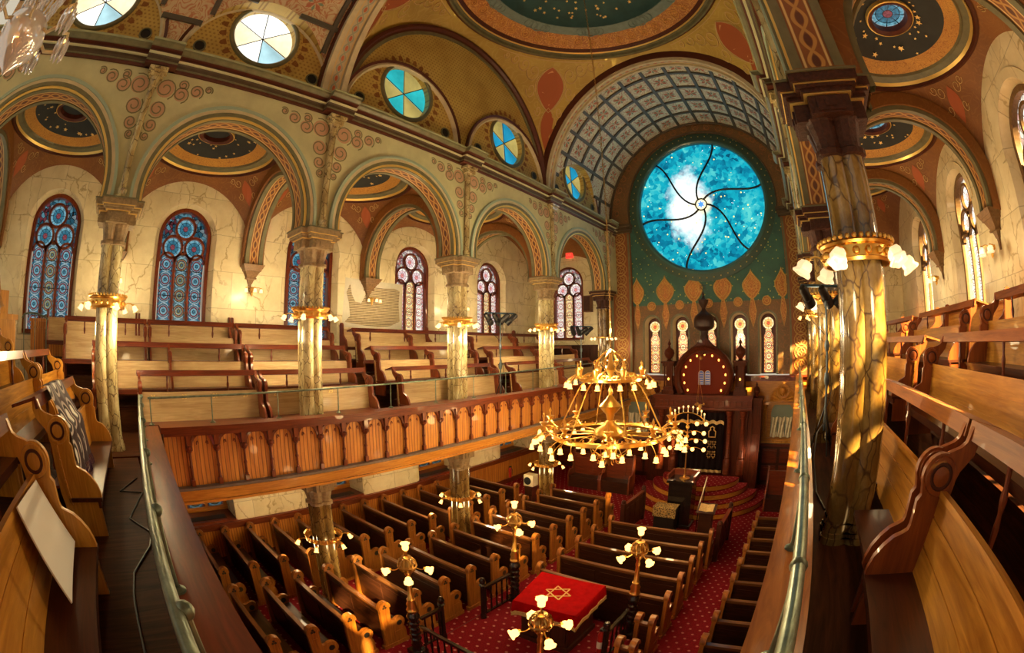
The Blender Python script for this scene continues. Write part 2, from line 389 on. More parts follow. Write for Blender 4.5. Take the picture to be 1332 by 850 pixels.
# ------------------------------------------------------------------ dimensions (metres)
A = 4.116; YS = [-3.114, .886, 4.886, 8.886, 12.886, 17.08]; BAYC = [-1.114, 2.886, 6.886, 10.886, 14.983]
ZN, ZC, ZG, ZSP = 3.16, 3.83, -3.737, 6.75
XA0, XA1 = 3.87, 4.36; XW = 8.1; YE = 18.107; YB = -3.4
def rect_hit(c, zc, a, x0, x1, zb, zt):
    dx, dz = cos(a), sin(a); t = 1e9
    if dx > 1e-9: t = min(t, (x1 - c) / dx)
    if dx < -1e-9: t = min(t, (x0 - c) / dx)
    if dz > 1e-9: t = min(t, (zt - zc) / dz)
    if dz < -1e-9 and zb is not None: t = min(t, (zb - zc) / dz)
    return (c + dx * t, zc + dz * t)
def opening(c, r, zc, x0, x1, zt, a0=pi, a1=0.0, n=28, sill=None, zb=None):
    # inner outline of an arched opening and matching points on the surrounding rectangle
    ang = [a0 + (a1 - a0) * i / n for i in range(n + 1)]
    for cx, cz in ((x0, zt), (x1, zt)) + (((x0, zb), (x1, zb)) if zb is not None else ()):
        q = atan2(cz - zc, cx - c)
        for k in (q, q + 2 * pi, q - 2 * pi):
            if min(a0, a1) < k < max(a0, a1): ang.append(k)
    ang = sorted(set(ang), reverse=a0 > a1)
    inn = [(c + r * cos(a), zc + r * sin(a)) for a in ang]; out = [rect_hit(c, zc, a, x0, x1, zb, zt) for a in ang]
    if sill is not None:
        inn = [(c - r, sill)] + inn + [(c + r, sill)]; out = [(x0, sill)] + out + [(x1, sill)]
    return inn, out
def arcsweep(mb, prof, fn, a0, a1, n, closed_prof=True, uvs=None):
    rows = [[fn(a0 + (a1 - a0) * i / n, r, d) for r, d in prof] for i in range(n + 1)]
    mb.loft(rows, closed_prof)
def band(mb, fn, a0, a1, n, lo, hi, L):
    # a flat band with UV: u in metres along, v -1..1 across; fn(a, t)
    for i in range(n):
        b0 = a0 + (a1 - a0) * i / n; b1 = a0 + (a1 - a0) * (i + 1) / n
        u0, u1 = L * i / n, L * (i + 1) / n
        mb.add([fn(b0, lo), fn(b1, lo), fn(b1, hi), fn(b0, hi)], [(0, 1, 2, 3)], None, [[(u0, -1), (u1, -1), (u1, 1), (u0, 1)]])
# ------------------------------------------------------------------ windows
MAT['corbel'] = paint('corbel', (.22, .12, .045), .5, .5, 18)
WN = [0]
def gallery_window(loc, rz, pal, w=.68, zs=1.9, zp=4.37):
    WN[0] += 1
    root = struct(thing('window_%d' % WN[0], None, None, loc, rz))
    g = GL[pal]; fr = MB(); d0, d1 = .26, .40
    def fn(cx, cz): return lambda a, r, d: (cx + r * cos(a), d, cz + r * sin(a))
    arcsweep(fr, [(w, d0 - .05), (w + .10, d0 - .05), (w + .10, d1), (w, d1)], fn(0, zp), 0, pi, 24)
    for sx in (-1, 1): fr.box(min(sx * w, sx * (w + .1)), max(sx * w, sx * (w + .1)), d0 - .05, d1, zs, zp)
    fr.box(-w - .1, w + .1, d0 - .08, d1, zs - .1, zs)
    lw = w / 3
    zt = zp - .62
    for sx in (-1, 1): fr.box(sx * lw - .035, sx * lw + .035, d0, d1, zs, zt + .05)
    for k in (-1, 0, 1):
        arcsweep(fr, [(lw - .035, d0), (lw + .02, d0), (lw + .02, d1), (lw - .035, d1)], fn(k * 2 * lw, zt - .02), 0, pi, 12)
    rr = w * .43
    cir = [(-w * .48, zp - .26), (w * .48, zp - .26), (0, zp + .25)]
    for cx, cz in cir: arcsweep(fr, [(rr - .04, d0), (rr + .025, d0), (rr + .025, d1), (rr - .04, d1)], fn(cx, cz), 0, 2 * pi, 24)
    fr.build('frame', MAT['corbel' if pal == 'white' else 'red_wood_z'], root)
    for k in (-1, 0, 1):
        p = MB(); hw = lw - .03
        pts = [(k * 2 * lw - hw, zs), (k * 2 * lw + hw, zs)] + arc(k * 2 * lw, zt - .02, hw, 0, pi, 10)
        p.add([(a, d1 - .06, b) for a, b in pts], [tuple(range(len(pts)))], None, [[((a - k * 2 * lw) / hw, (b - zs) / hw) for a, b in pts]])
        p.build('stained_glass_pane', g['lan2' if k == 0 else 'lan'], root, smooth=False)
    for cx, cz in cir:
        p = MB(); pts = arc(cx, cz, rr - .035, 0, 2 * pi, 24)[:-1]; q = rr - .035
        p.add([(a, d1 - .06, b) for a, b in pts], [tuple(range(24))], None, [[((a - cx) / q, (b - cz) / q) for a, b in pts]])
        p.build('stained_glass_rosette', g['ros'], root, smooth=False)
    p = MB(); pts = [(-w, zt + .1), (w, zt + .1)] + arc(0, zp, w, 0, pi, 20)
    p.add([(a, d1 - .03, b) for a, b in pts], [tuple(range(len(pts)))], None, [[(a, b) for a, b in pts]])
    p.build('stained_glass_background', g['fld'], root, smooth=False)
    return root
def marble_wall(name, s, pals):
    mb = MB()
    for k, c in enumerate(BAYC):
        y0, y1 = YS[k], (YS[k + 1] if k < 4 else YE)
        inn, out = opening(c, .90, 4.32, y0, y1, 6.6, sill=1.75)
        mb.strip([(s * XW, a, b) for a, b in inn], [(s * XW, a, b) for a, b in out])
        gi, _ = opening(c, .76, 4.37, y0, y1, 6.6, sill=1.8)
        k2 = min(len(gi), len(inn))
        ii, _ = opening(c, .90, 4.32, c - 50, c + 50, 1e3, sill=1.75); gg, _ = opening(c, .76, 4.37, c - 50, c + 50, 1e3, sill=1.8)
        mb.strip([(s * XW, a, b) for a, b in ii], [(s * (XW + .3), a, b) for a, b in gg])
        # raised marble surround ring
        arcsweep(mb, [(.90, 0), (1.06, 0), (1.06, .025), (.90, .025)], lambda a, r, d, c=c: (s * (XW - d), c + r * cos(a), 4.32 + r * sin(a)), 0, pi, 24)
        mb.add([(s * XW, y0, 0), (s * XW, y1, 0), (s * XW, y1, 1.75), (s * XW, y0, 1.75)], [(0, 1, 2, 3)])
        mb.add([(s * (XW), c - .9, 1.75), (s * XW, c + .9, 1.75), (s * (XW + .3), c + .76, 1.8), (s * (XW + .3), c - .76, 1.8)], [(0, 1, 2, 3)])
    o = struct(mb.build(name, MAT['marble_y'], smooth=False))
    for k, c in enumerate(BAYC):
        if pals[k]: gallery_window((s * XW, c, 0), radians(90) if s < 0 else radians(-90), pals[k])
    return o
marble_wall('wall_left', -1, ['blue', 'blue', 'blue', 'sun', 'sun'])
marble_wall('wall_right', 1, ['white', 'white', 'white', 'white', 'white'])
for s, nm in ((-1, 'wall_aisle_end_left'), (1, 'wall_aisle_end_right')):
    mb = MB(); c = s * 6.45
    x0, x1 = sorted((s * XW, s * 4.3))
    inn, out = opening(c, .90, 4.4, x0, x1, 6.6, sill=1.9)
    mb.strip([(a, YE, b) for a, b in inn], [(a, YE, b) for a, b in out])
    ii, _ = opening(c, .9, 4.4, c - 50, c + 50, 1e3, sill=1.9); gg, _ = opening(c, .76, 4.45, c - 50, c + 50, 1e3, sill=1.95)
    mb.strip([(a, YE, b) for a, b in ii], [(a, YE + .3, b) for a, b in gg])
    mb.add([(c - .9, YE, 1.9), (c + .9, YE, 1.9), (c + .76, YE + .3, 1.95), (c - .76, YE + .3, 1.95)], [(0, 1, 2, 3)])
    mb.add([(x0, YE, 0), (x1, YE, 0), (x1, YE, 1.9), (x0, YE, 1.9)], [(0, 1, 2, 3)])
    struct(mb.build(nm, MAT['marble_x'], smooth=False))
    if s < 0: gallery_window((c, YE, 0), 0, 'sun', .70, 2.05, 4.45)
# ------------------------------------------------------------------ arcades, soffits, cornices
MAT['moss'] = paint('moss', (.40, .42, .24), .3, .45, 4)
def arcade(s, name):
    mb = MB(); aa = pi + math.asin(.17 / 1.62); ab = -math.asin(.17 / 1.62); fm = MB(); so = MB(); gl = MB()
    X = lambda x: s * x
    for k, c in enumerate(BAYC):
        y0, y1 = YS[k], YS[k + 1]
        r = 1.62 if k < 4 else 1.68
        inn, out = opening(c, r, 4.0, y0, y1, 6.3, aa, ab, 36)
        for x, mi in ((XA0, 0), (XA1, 1)):
            mb.cm = mi
            mb.strip([(X(x), a, b) for a, b in inn], [(X(x), a, b) for a, b in out])
        fn = lambda a, rr, d, c=c: (X(XA0 - d), c + rr * cos(a), 4.0 + rr * sin(a))
        # stepped archivolt: green-grey, ivory, dark bands
        for mi, (r0, r1, d) in enumerate(((r + .17, r + .23, .075), (r + .10, r + .17, .05), (r + .03, r + .10, .06), (r - .015, r + .03, .035))):
            fm.cm = (0, 1, 2, 3)[mi]
            arcsweep(fm, [(r0, -.01), (r1, -.01), (r1, d), (r0, d)], fn, ab, aa, 40)
        so.cm = 0
        band(so, lambda a, t, c=c, r=r: (X(t), c + (r - .012) * cos(a), 4.0 + (r - .012) * sin(a)), ab, aa, 40, XA0 + .09, XA1 - .09, (aa - ab) * r)
        so.cm = 1
        fs = lambda a, rr, d, c=c: (X(d), c + rr * cos(a), 4.0 + rr * sin(a))
        for d0, d1 in ((XA0 - .01, XA0 + .09), (XA1 - .09, XA1 + .01)):
            arcsweep(so, [(r + .02, d0), (r + .02, d1), (r - .03, d1), (r - .03, d0)], fs, ab, aa, 40)
    mb.cm = 0
    for x, mi in ((XA0, 0), (XA1, 1)):
        mb.cm = mi; mb.add([(X(x), YS[5], 3.8), (X(x), YE, 3.8), (X(x), YE, 6.3), (X(x), YS[5], 6.3)], [(0, 1, 2, 3)])
    for y in YS:
        a, b = sorted((X(XA0), X(XA1))); mb.cm = 1; mb.box(a, b, y - .44, y + .44, 3.80, 3.86)
    w = struct(mb.build(name, [MAT['cream_plaster'], MAT['aisle_brown']], smooth=False))
    struct(fm.build('archivolt_moulding', [MAT['green_line'], MAT['ivory'], MAT['olive'], MAT['gilt_line']], w))
    struct(so.build('arch_soffit', [MAT['guilloche'], MAT['olive']], w))
    # painted scrolls on the spandrels
    sc = MB()
    def spiral(y, z, r, turns, ph, sg):
        sc.cm = 0
        pts = arc(y, z, r, 0, 2 * pi, 16)[:-1]
        sc.add([(X(XA0 - .006), a, b) for a, b in pts], [tuple(range(16))])
        sc.cm = 1
        P = []
        for i in range(int(turns * 14) + 1):
            t = i / (turns * 14); q = r * (1.18 - 1.0 * t); a = ph + sg * t * turns * 2 * pi
            P.append((y + q * cos(a), z + q * sin(a), q))
        for i in range(len(P) - 1):
            (ya, za, qa), (yb, zb, qb) = P[i], P[i + 1]; wd = .026
            da = atan2(za - z, ya - y); db = atan2(zb - z, yb - y)
            sc.add([(X(XA0 - .010), ya, za), (X(XA0 - .010), yb, zb), (X(XA0 - .010), yb + wd * cos(db), zb + wd * sin(db)), (X(XA0 - .010), ya + wd * cos(da), za + wd * sin(da))], [(0, 1, 2, 3)])
    for y in YS[:]:
        for g in (-1, 1):
            for dy, dz, r in ((.28, 5.92, .17), (.62, 5.86, .13), (.62, 6.06, .08), (.92, 5.98, .11), (1.16, 6.07, .06), (.25, 5.50, .14), (.21, 5.18, .10), (.16, 4.96, .06)):
                spiral(y + g * dy, dz, r * 1.08, 1.7, (0 if g > 0 else pi) + dz * 3, g)
            sc.cm = 1
    struct(sc.build('painted_scrollwork', [MAT['pink_paint'], MAT['scroll_line']], w, smooth=False, fix=False))
    # cornice
    co = MB()
    tiers = (((6.26, 0), (6.26, .05), (6.31, .06), (6.31, 0)), ((6.31, 0), (6.31, .085), (6.335, .085), (6.335, 0)), ((6.335, 0), (6.335, .06), (6.40, .08), (6.42, .12), (6.42, 0)), ((6.42, 0), (6.42, .155), (6.45, .165), (6.45, 0)), ((6.45, 0), (6.45, .12), (6.51, .13), (6.53, .20), (6.53, 0)), ((6.53, 0), (6.53, .23), (6.58, .28), (6.62, .29), (6.62, 0)), ((6.62, 0), (6.62, .305), (6.655, .31), (6.655, -.3), (6.6, -.3)))
    def prof(off, y0, y1):
        for mi, t in enumerate(tiers):
            co.cm = mi; n = len(t)
            rows = [[(X(XA0 - d - (off if d > 0 else 0)), y, z) for z, d in t] for y in (y0, y1)]
            co.loft(rows, True)
            for rw in rows: co.add(rw, [tuple(range(n))])
    prof(0, YB, YE)
    for y in YS[1:]: prof(.16, y - .34, y + .34)
    struct(co.build('trim_cornice_left' if s < 0 else 'trim_cornice_right', [MAT['maroon'], MAT['olive'], MAT['dark_mould'], MAT['cream_plaster'], MAT['maroon'], MAT['olive'], MAT['moss']], smooth=False))
arcade(-1, 'wall_arcade_left'); arcade(1, 'wall_arcade_right')
# ------------------------------------------------------------------ clerestory with round windows
def clerestory(s):
    xw = 4.08; X = lambda x: s * x
    mb = MB(); ri = MB()
    circ = []
    for k, c in enumerate(BAYC):
        y0, y1 = YS[k], (YS[k + 1] if k < 4 else YE)
        zt = 8.9 if k in (0, 1, 4) else 11.2
        inn, out = opening(c, .74, 7.85, y0, y1, zt, pi * 1.5, -pi * .5, 48, zb=6.55)
        mb.strip([(X(xw), a, b) for a, b in inn], [(X(xw), a, b) for a, b in out])
        mb.strip([(X(xw), a, b) for a, b in inn], [(X(xw + .22), a, b) for a, b in inn])
        fn = lambda a, r, d, c=c: (X(xw - d), c + r * cos(a), 7.85 + r * sin(a))
        ri.cm = 0; arcsweep(ri, [(.74, 0), (.85, 0), (.83, .05), (.77, .06), (.74, .03)], fn, 0, 2 * pi, 40)
        f2 = lambda a, r, d, c=c: (X(xw - d), c + r * cos(a), ZSP + r * sin(a))
        rl = 1.72 if k < 4 else 1.62
        ri.cm = 1; arcsweep(ri, [(rl, -.02), (rl + .10, -.02), (rl + .10, .07), (rl + .04, .10), (rl, .05)], f2, 0, pi, 36)
        ri.cm = 2; arcsweep(ri, [(rl + .10, -.02), (rl + .17, -.02), (rl + .17, .10), (rl + .10, .07)], f2, 0, pi, 36)
        # stencilled scallop border around the oculus
        ri.cm = 3
        for q in range(26):
            a = 2 * pi * q / 26
            ri.add([(X(xw - .006), c + .93 * cos(a - .08), 7.85 + .93 * sin(a - .08)), (X(xw - .006), c + .93 * cos(a + .08), 7.85 + .93 * sin(a + .08)), (X(xw - .006), c + 1.06 * cos(a + .05), 7.85 + 1.06 * sin(a + .05)), (X(xw - .006), c + 1.1 * cos(a), 7.85 + 1.1 * sin(a)), (X(xw - .006), c + 1.06 * cos(a - .05), 7.85 + 1.06 * sin(a - .05))], [(0, 1, 2, 3, 4)])
        # small round vents with rims
        for g in (-1, 1):
            fv = lambda a, r, d, c=c, g=g: (X(xw - d), c + g * 1.36 + r * cos(a), 7.14 + r * sin(a))
            ri.cm = 0; arcsweep(ri, [(.115, 0), (.15, 0), (.145, .03), (.118, .03)], fv, 0, 2 * pi, 20)
            ri.cm = 4; ri.add([fv(2 * pi * i / 20, .118, .004) for i in range(20)], [tuple(range(20))])
    ri.cm = 2
    c = 8.886
    f3 = lambda a, r, d: (X(xw - d), c + r * cos(a), ZSP + r * sin(a))
    ri.cm = 2; arcsweep(ri, [(3.80, -.02), (4.0, -.02), (4.0, .14), (3.9, .14), (3.86, .06), (3.80, .05)], f3, 0, pi, 64)
    ri.cm = 0; arcsweep(ri, [(3.70, -.02), (3.80, -.02), (3.80, .04), (3.70, .03)], f3, 0, pi, 64)
    w = struct(mb.build('wall_clerestory_left' if s < 0 else 'wall_clerestory_right', MAT['ochre_stencil'], smooth=False))
    struct(ri.build('clerestory_moulding', [MAT['olive'], MAT['ivory'] if s < 9 else None, MAT['maroon'], MAT['aisle_brown'], MAT['black']], w))
    for k, c in enumerate(BAYC):
        WN[0] += 1
        root = struct(thing('window_%d' % WN[0], None, None, (X(xw + .16), c, 7.85)))
        for q in range(6):
            a0 = pi / 6 * 1.2 + q * pi / 3; a1 = a0 + pi / 3
            p = MB(); pts = [(0, 0)] + [(.74 * cos(a0 + (a1 - a0) * i / 8), .74 * sin(a0 + (a1 - a0) * i / 8)) for i in range(9)]
            p.add([(0, a, b) for a, b in pts], [tuple(range(len(pts)))])
            if k in (0, 1): gm = ('oc_white', 'oc_white', 'oc_cream', 'oc_white', 'oc_pale', 'oc_cream')[q]
            else: gm = ('oc_amber', 'oc_teal')[q % 2] if k == 2 else ('oc_blue', 'oc_amber')[q % 2]
            p.build('glass_wedge', MAT[gm], root, smooth=False)
        p = MB()
        for q in range(3):
            a = pi / 6 * 1.2 + q * pi / 3
            p.tube([(X(-.02), -.74 * cos(a), -.74 * sin(a)), (X(-.02), .74 * cos(a), .74 * sin(a))], .012, 4)
        p.build('glazing_bar', MAT['black'], root)
def oc(nm, c, st):
    t = NT(nm); n_ = t.noise(t.obj(), 2.2, 3); MAT[nm] = t.emit(t.mix(t.sm(n_, .3, .75), tuple(x * .6 for x in c), c), st)
oc('oc_white', (1.0, .97, .85), 1.5); oc('oc_cream', (1.0, .80, .48), 1.15); oc('oc_pale', (.40, .62, .66), 1.0)
oc('oc_teal', (.03, .50, .52), .75); oc('oc_amber', (.60, .46, .13), .62); oc('oc_blue', (.02, .32, .52), .75)
clerestory(-1); clerestory(1)
# ------------------------------------------------------------------ barrel vaults with lunettes and coffers
def barrel(name, y0, y1, cs, rl, mat, ribs_y, nrib, pend):
    R = 4.08; mb = MB(); n = int((y1 - y0) / .08)
    for s in (-1, 1):
        cols = []
        for i in range(n + 1):
            y = y0 + (y1 - y0) * i / n; lo = 0.0
            for c in cs:
                if abs(y - c) < rl: lo = max(lo, sqrt(rl * rl - (y - c) ** 2))
            t0 = math.asin(lo / R)
            cols.append([(s * R * cos(t0 + (pi / 2 - t0) * j / 20), y, ZSP + R * sin(t0 + (pi / 2 - t0) * j / 20)) for j in range(21)])
        mb.cm = 0; mb.loft(cols)
        mb.cm = 1
        for c in cs:
            rows = []
            for i in range(33):
                a = pi * i / 32; dz = rl * sin(a); xb = sqrt(R * R - dz * dz)
                rows.append([(s * (R + .02 - (R + .02 - xb) * t), c + rl * cos(a), ZSP + dz) for t in (0, .5, 1)])
            mb.loft(rows)
    o = struct(mb.build(name, [mat, MAT['ochre_stencil']]))
    rb = MB()
    for y in ribs_y:
        fn = lambda a, r, d: (r * cos(a), y + d, ZSP + r * sin(a))
        lo = max([sqrt(max(0, (rl + .02) ** 2 - (y - c) ** 2)) for c in cs] + [.02]); t0 = math.asin(lo / R)
        arcsweep(rb, [(R - .06, -.05), (R + .02, -.07), (R + .02, .07), (R - .06, .05)], fn, t0, pi - t0, 40)
    for k in range(1, nrib):
        a = pi * k / nrib; z = R * sin(a)
        segs = [(y0, y1)]
        for c in cs:
            if z < rl:
                h = sqrt(rl * rl - z * z); segs = [q for p0, p1 in segs for q in ((p0, min(p1, c - h)), (max(p0, c + h), p1)) if q[1] - q[0] > .05]
        for p0, p1 in segs:
            t = Matrix.Translation((R * cos(a), 0, ZSP + R * sin(a))) @ Matrix.Rotation(-a, 4, 'Y')
            rb.box(-.07, .02, p0, p1, -.055, .055, t)
    struct(rb.build('coffer_rib', MAT['coffer_rib'], o, smooth=False))
def flowers(yr_, nrib, lo, name, par):
    mb = MB(); R = 4.065
    for j in range(len(yr_) - 1):
        for k in range(nrib):
            a = pi * (k + .5) / nrib
            if R * sin(a) < lo: continue
            yc_ = (yr_[j] + yr_[j + 1]) / 2
            def pt(u, v): 
                return (R * cos(a + u / R), yc_ + v, ZSP + R * sin(a + u / R))
            for q in range(4):
                b = q * pi / 2 + pi / 4; mb.cm = 0
                mb.add([pt(.02 * cos(b), .02 * sin(b)), pt(.16 * cos(b - .35), .16 * sin(b - .35)), pt(.27 * cos(b), .27 * sin(b)), pt(.16 * cos(b + .35), .16 * sin(b + .35))], [(0, 1, 2, 3)])
                mb.cm = 1; b = q * pi / 2; mb.add([pt(.05 * cos(b), .05 * sin(b)), pt(.15 * cos(b - .25), .15 * sin(b - .25)), pt(.22 * cos(b), .22 * sin(b)), pt(.15 * cos(b + .25), .15 * sin(b + .25))], [(0, 1, 2, 3)])
    struct(mb.build('coffer_flower', [plain('flower_red', (.48, .16, .09), .6), plain('flower_green', (.20, .32, .24), .6)], par, smooth=False, fix=False))
barrel('ceiling_vault_east', 13.14, 17.95, [14.983], 1.62, MAT['coffer'], [13.9, 14.9, 15.9, 16.9], 15, 0)
flowers([13.14, 13.9, 14.9, 15.9, 16.9, 17.9], 15, 1.7, 'f', bpy.data.objects['ceiling_vault_east'])

barrel('ceiling_vault_west', YB, 4.62, BAYC[:2], 1.74, MAT['coffer_warm'], [-2.6, -1.114, .3, 1.5, 4.3], 15, 0)
flowers([.3, 1.5, 2.9, 4.3], 15, 1.8, 'f', bpy.data.objects['ceiling_vault_west'])
def cross_arch(name, yc, hw, mat_face, mat_soff):
    mb = MB(); so = MB()
    fn = lambda a, r, d: (r * cos(a), yc + d, ZSP + r * sin(a))
    for d0, d1, r0, mi in ((-hw, -hw * .55, 3.86, 0), (hw * .55, hw, 3.86, 0), (-hw * 1.15, -hw, 3.98, 1), (hw, hw * 1.15, 3.98, 1), (-hw * .55, hw * .55, 3.97, 0)):
        mb.cm = mi; arcsweep(mb, [(r0, d0), (4.3, d0), (4.3, d1), (r0, d1)], fn, 0, pi, 56)
    band(so, lambda a, t: (3.93 * cos(a), yc + t, ZSP + 3.93 * sin(a)), 0, pi, 56, -hw * .52, hw * .52, pi * 3.93)
    o = struct(mb.build(name, [mat_face, MAT['maroon']]))
    struct(so.build('arch_soffit', mat_soff, o))
cross_arch('trim_cross_arch_west', 4.75, .30, MAT['ivory'], MAT['guilloche_pale'])
cross_arch('trim_cross_arch_east', 12.98, .20, MAT['ivory'], MAT['guilloche_pale'])
# ------------------------------------------------------------------ domes on pendentives
def star_mesh(mb, P, N, r, ph):
    N = N.normalized(); t = N.cross(Vector((.3, .9, .1))).normalized(); b = N.cross(t)
    pts = []
    for i in range(10):
        a = ph + pi * i / 5; q = r if i % 2 == 0 else r * .42
        pts.append(tuple(P + (t * cos(a) + b * sin(a)) * q))
    mb.add(pts, [tuple(range(10))])
def pendentive(cx, cy, hx, hy, z0, rr, mat, name):
    R2 = hx * hx + hy * hy + .01; mb = MB(); n = 96; rows = []
    for i in range(n + 1):
        a = 2 * pi * i / n
        q = min(hx / max(abs(cos(a)), 1e-6), hy / max(abs(sin(a)), 1e-6))
        rows.append([(cx + r * cos(a), cy + r * sin(a), z0 + sqrt(max(0, R2 - r * r))) for r in [rr + (q - rr) * j / 10 for j in range(11)]])
    mb.loft(rows)
    return struct(mb.build(name, mat)), z0 + sqrt(R2 - rr * rr)
p, zr = pendentive(0, 8.886, 4.09, 4.0, ZSP, 3.72, MAT['pendentive'], 'ceiling_pendentive')
print('rim z', zr)
T = Matrix.Translation((0, 8.886, 0))
mb = MB(); mb.cm = 0; mb.lathe([(3.74, zr - .02), (3.74, zr - .10), (3.66, zr - .14)], 72, T)
mb.cm = 1; mb.lathe([(3.66, zr - .14), (3.60, zr - .13), (3.58, zr - .03), (3.50, zr - .02)], 72, T)
mb.cm = 2; mb.lathe([(3.50, zr - .02), (3.47, zr + .02)], 72, T)
mb.cm = 0; mb.lathe([(3.47, zr + .02), (3.40, zr + .10), (3.36, zr + .10)], 72, T)
o = struct(mb.build('ceiling_dome_rim', [MAT['maroon'], MAT['olive'], MAT['gilt_line']]))
mb = MB(); mb.lathe([(3.37, zr + .10), (3.12, zr + .22), (2.86, zr + .34)], 72, T); bo = struct(mb.build('ceiling_dome_band', MAT['orange_band']))
mb = MB()
def on_band(a, r): return (r * cos(a), 8.886 + r * sin(a), zr + .10 + (3.37 - r) * .471 - .014)
for q in range(44):
    a = 2 * pi * q / 44; rr_ = 3.10 if q % 2 else 3.16; w_ = .13 if q % 2 else .10
    for k_ in (1.0, .5): mb.tube([on_band(a + w_ * k_ * cos(t_) / 3.1, rr_ + w_ * k_ * sin(t_)) for t_ in [i * 2 * pi / 12 for i in range(12)]], .013, 4, None, True)
    mb.tube([on_band(a + (.22 * i / 8) / 3.1, 3.0 + .1 * sin(i * pi / 4)) for i in range(9)], .012, 4)
struct(mb.build('painted_scroll', plain('band_light', (.72, .36, .09), .6), bo))
mb = MB(); mb.lathe([(2.87, zr + .335), (2.84, zr + .32), (2.60, zr + .42), (2.57, zr + .44)], 72, T)
for q in range(10):      # strapwork cartouches on the grey-green ring
    a = 2 * pi * q / 10 + .12
    for dx in (-.30, -.15, 0, .15, .30):
        b = a + dx / 2.75
        pc = Vector((2.73 * cos(b), 8.886 + 2.73 * sin(b), zr + .36))
        Tm = Matrix.Translation(pc) @ Matrix.Rotation(b, 4, 'Z') @ Matrix.Rotation(.45, 4, 'Y')
        mb.add([], []); rr_ = .13 if abs(dx) > .1 else .17
        ring = [(rr_ * cos(2 * pi * i / 14), rr_ * sin(2 * pi * i / 14), 0) for i in range(14)]
        mb.tube([Tm @ Vector(v) for v in ring], .022, 5, None, True)
struct(mb.build('ceiling_dome_strapwork', MAT['teal_band']))
mb = MB(); prof = [(2.58, zr + .43)] + [(2.55 * cos(t), zr + .43 + .95 * sin(t)) for t in [pi / 2 * i / 12 for i in range(1, 13)]]
prof[-1] = (.001, prof[-1][1]); mb.lathe(prof, 64, T); d = struct(mb.build('ceiling_dome', MAT['dome_blue']))
st = MB(); rnd = random.Random(3)
for i in range(300):
    a = rnd.random() * 2 * pi; r = 2.45 * sqrt(rnd.random()); zz = zr + .43 + .95 * sqrt(max(0, 1 - (r / 2.55) ** 2)) - .03
    star_mesh(st, Vector((r * cos(a), 8.886 + r * sin(a), zz)), Vector((r * .35 * cos(a), r * .35 * sin(a), 1)), rnd.uniform(.04, .075), rnd.random() * 6)
struct(st.build('gold_stars', MAT['star_gold'], d, smooth=False, fix=False))
# painted medallions in the four pendentives
md = MB(); R2 = 4.09 ** 2 + 16 + .01
def on_pend(a, r, off=.015):
    q = sqrt(max(0, R2 - r * r)) ; k = (sqrt(R2) - off) / sqrt(R2)
    return (r * cos(a) * k, 8.886 + r * sin(a) * k, ZSP + q * k)
def pend_poly(a, pts, mi, off=.015):
    md.cm = mi
    md.add([on_pend(a + u / r, r, off) for u, r in pts], [tuple(range(len(pts)))])
for a in (pi / 4, 3 * pi / 4, -3 * pi / 4, -pi / 4):
    lens = [(.46 * sin(pi * t) ** .8 * (1 if g else -1), 4.02 + 1.0 * t) for g, rng in ((1, range(0, 13)), (0, range(11, 0, -1))) for t in [k / 12 for k in rng]]
    pend_poly(a, lens, 0); pend_poly(a, [(u * .72, 4.05 + (r - 4.05) * .78 + .09) for u, r in lens], 1, .022)
    pend_poly(a, [(u * .50, 4.96 + (r - 4.05) * .62) for u, r in lens], 0)
    md.cm = 2
    for sc_, o_ in ((1.0, .018), (1.14, .016)): md.tube([on_pend(a + u * sc_ / r, r, o_) for u, r in lens], .018, 4, None, True)
    md.tube([on_pend(a + u * .55 / r, 4.96 + (r - 4.05) * .68, .018) for u, r in lens], .014, 4, None, True)
    for g in (-1, 1):
        for (u0, r0, q) in ((.62, 4.20, .24), (.95, 4.06, .20), (1.28, 3.98, .15), (.66, 4.62, .18), (.36, 5.0, .11), (1.6, 3.95, .10)):
            md.tube([on_pend(a + g * (u0 + q * (1 - .05 * i) * cos(i * .5)) / r0, r0 + q * (1 - .05 * i) * sin(i * .5), .012) for i in range(18)], .022, 4)
    md.tube([on_pend(a + u / 4.0, 3.86, .012) for u in [-2.0 + .2 * i for i in range(21)]], .02, 4)
struct(md.build('pendentive_medallion', [MAT['pink_paint'] if False else plain('rust_paint', (.40, .10, .03), .6), plain('rust_light', (.66, .32, .13), .6), plain('tan_line', (.62, .42, .16), .6)], p, smooth=False, fix=False))
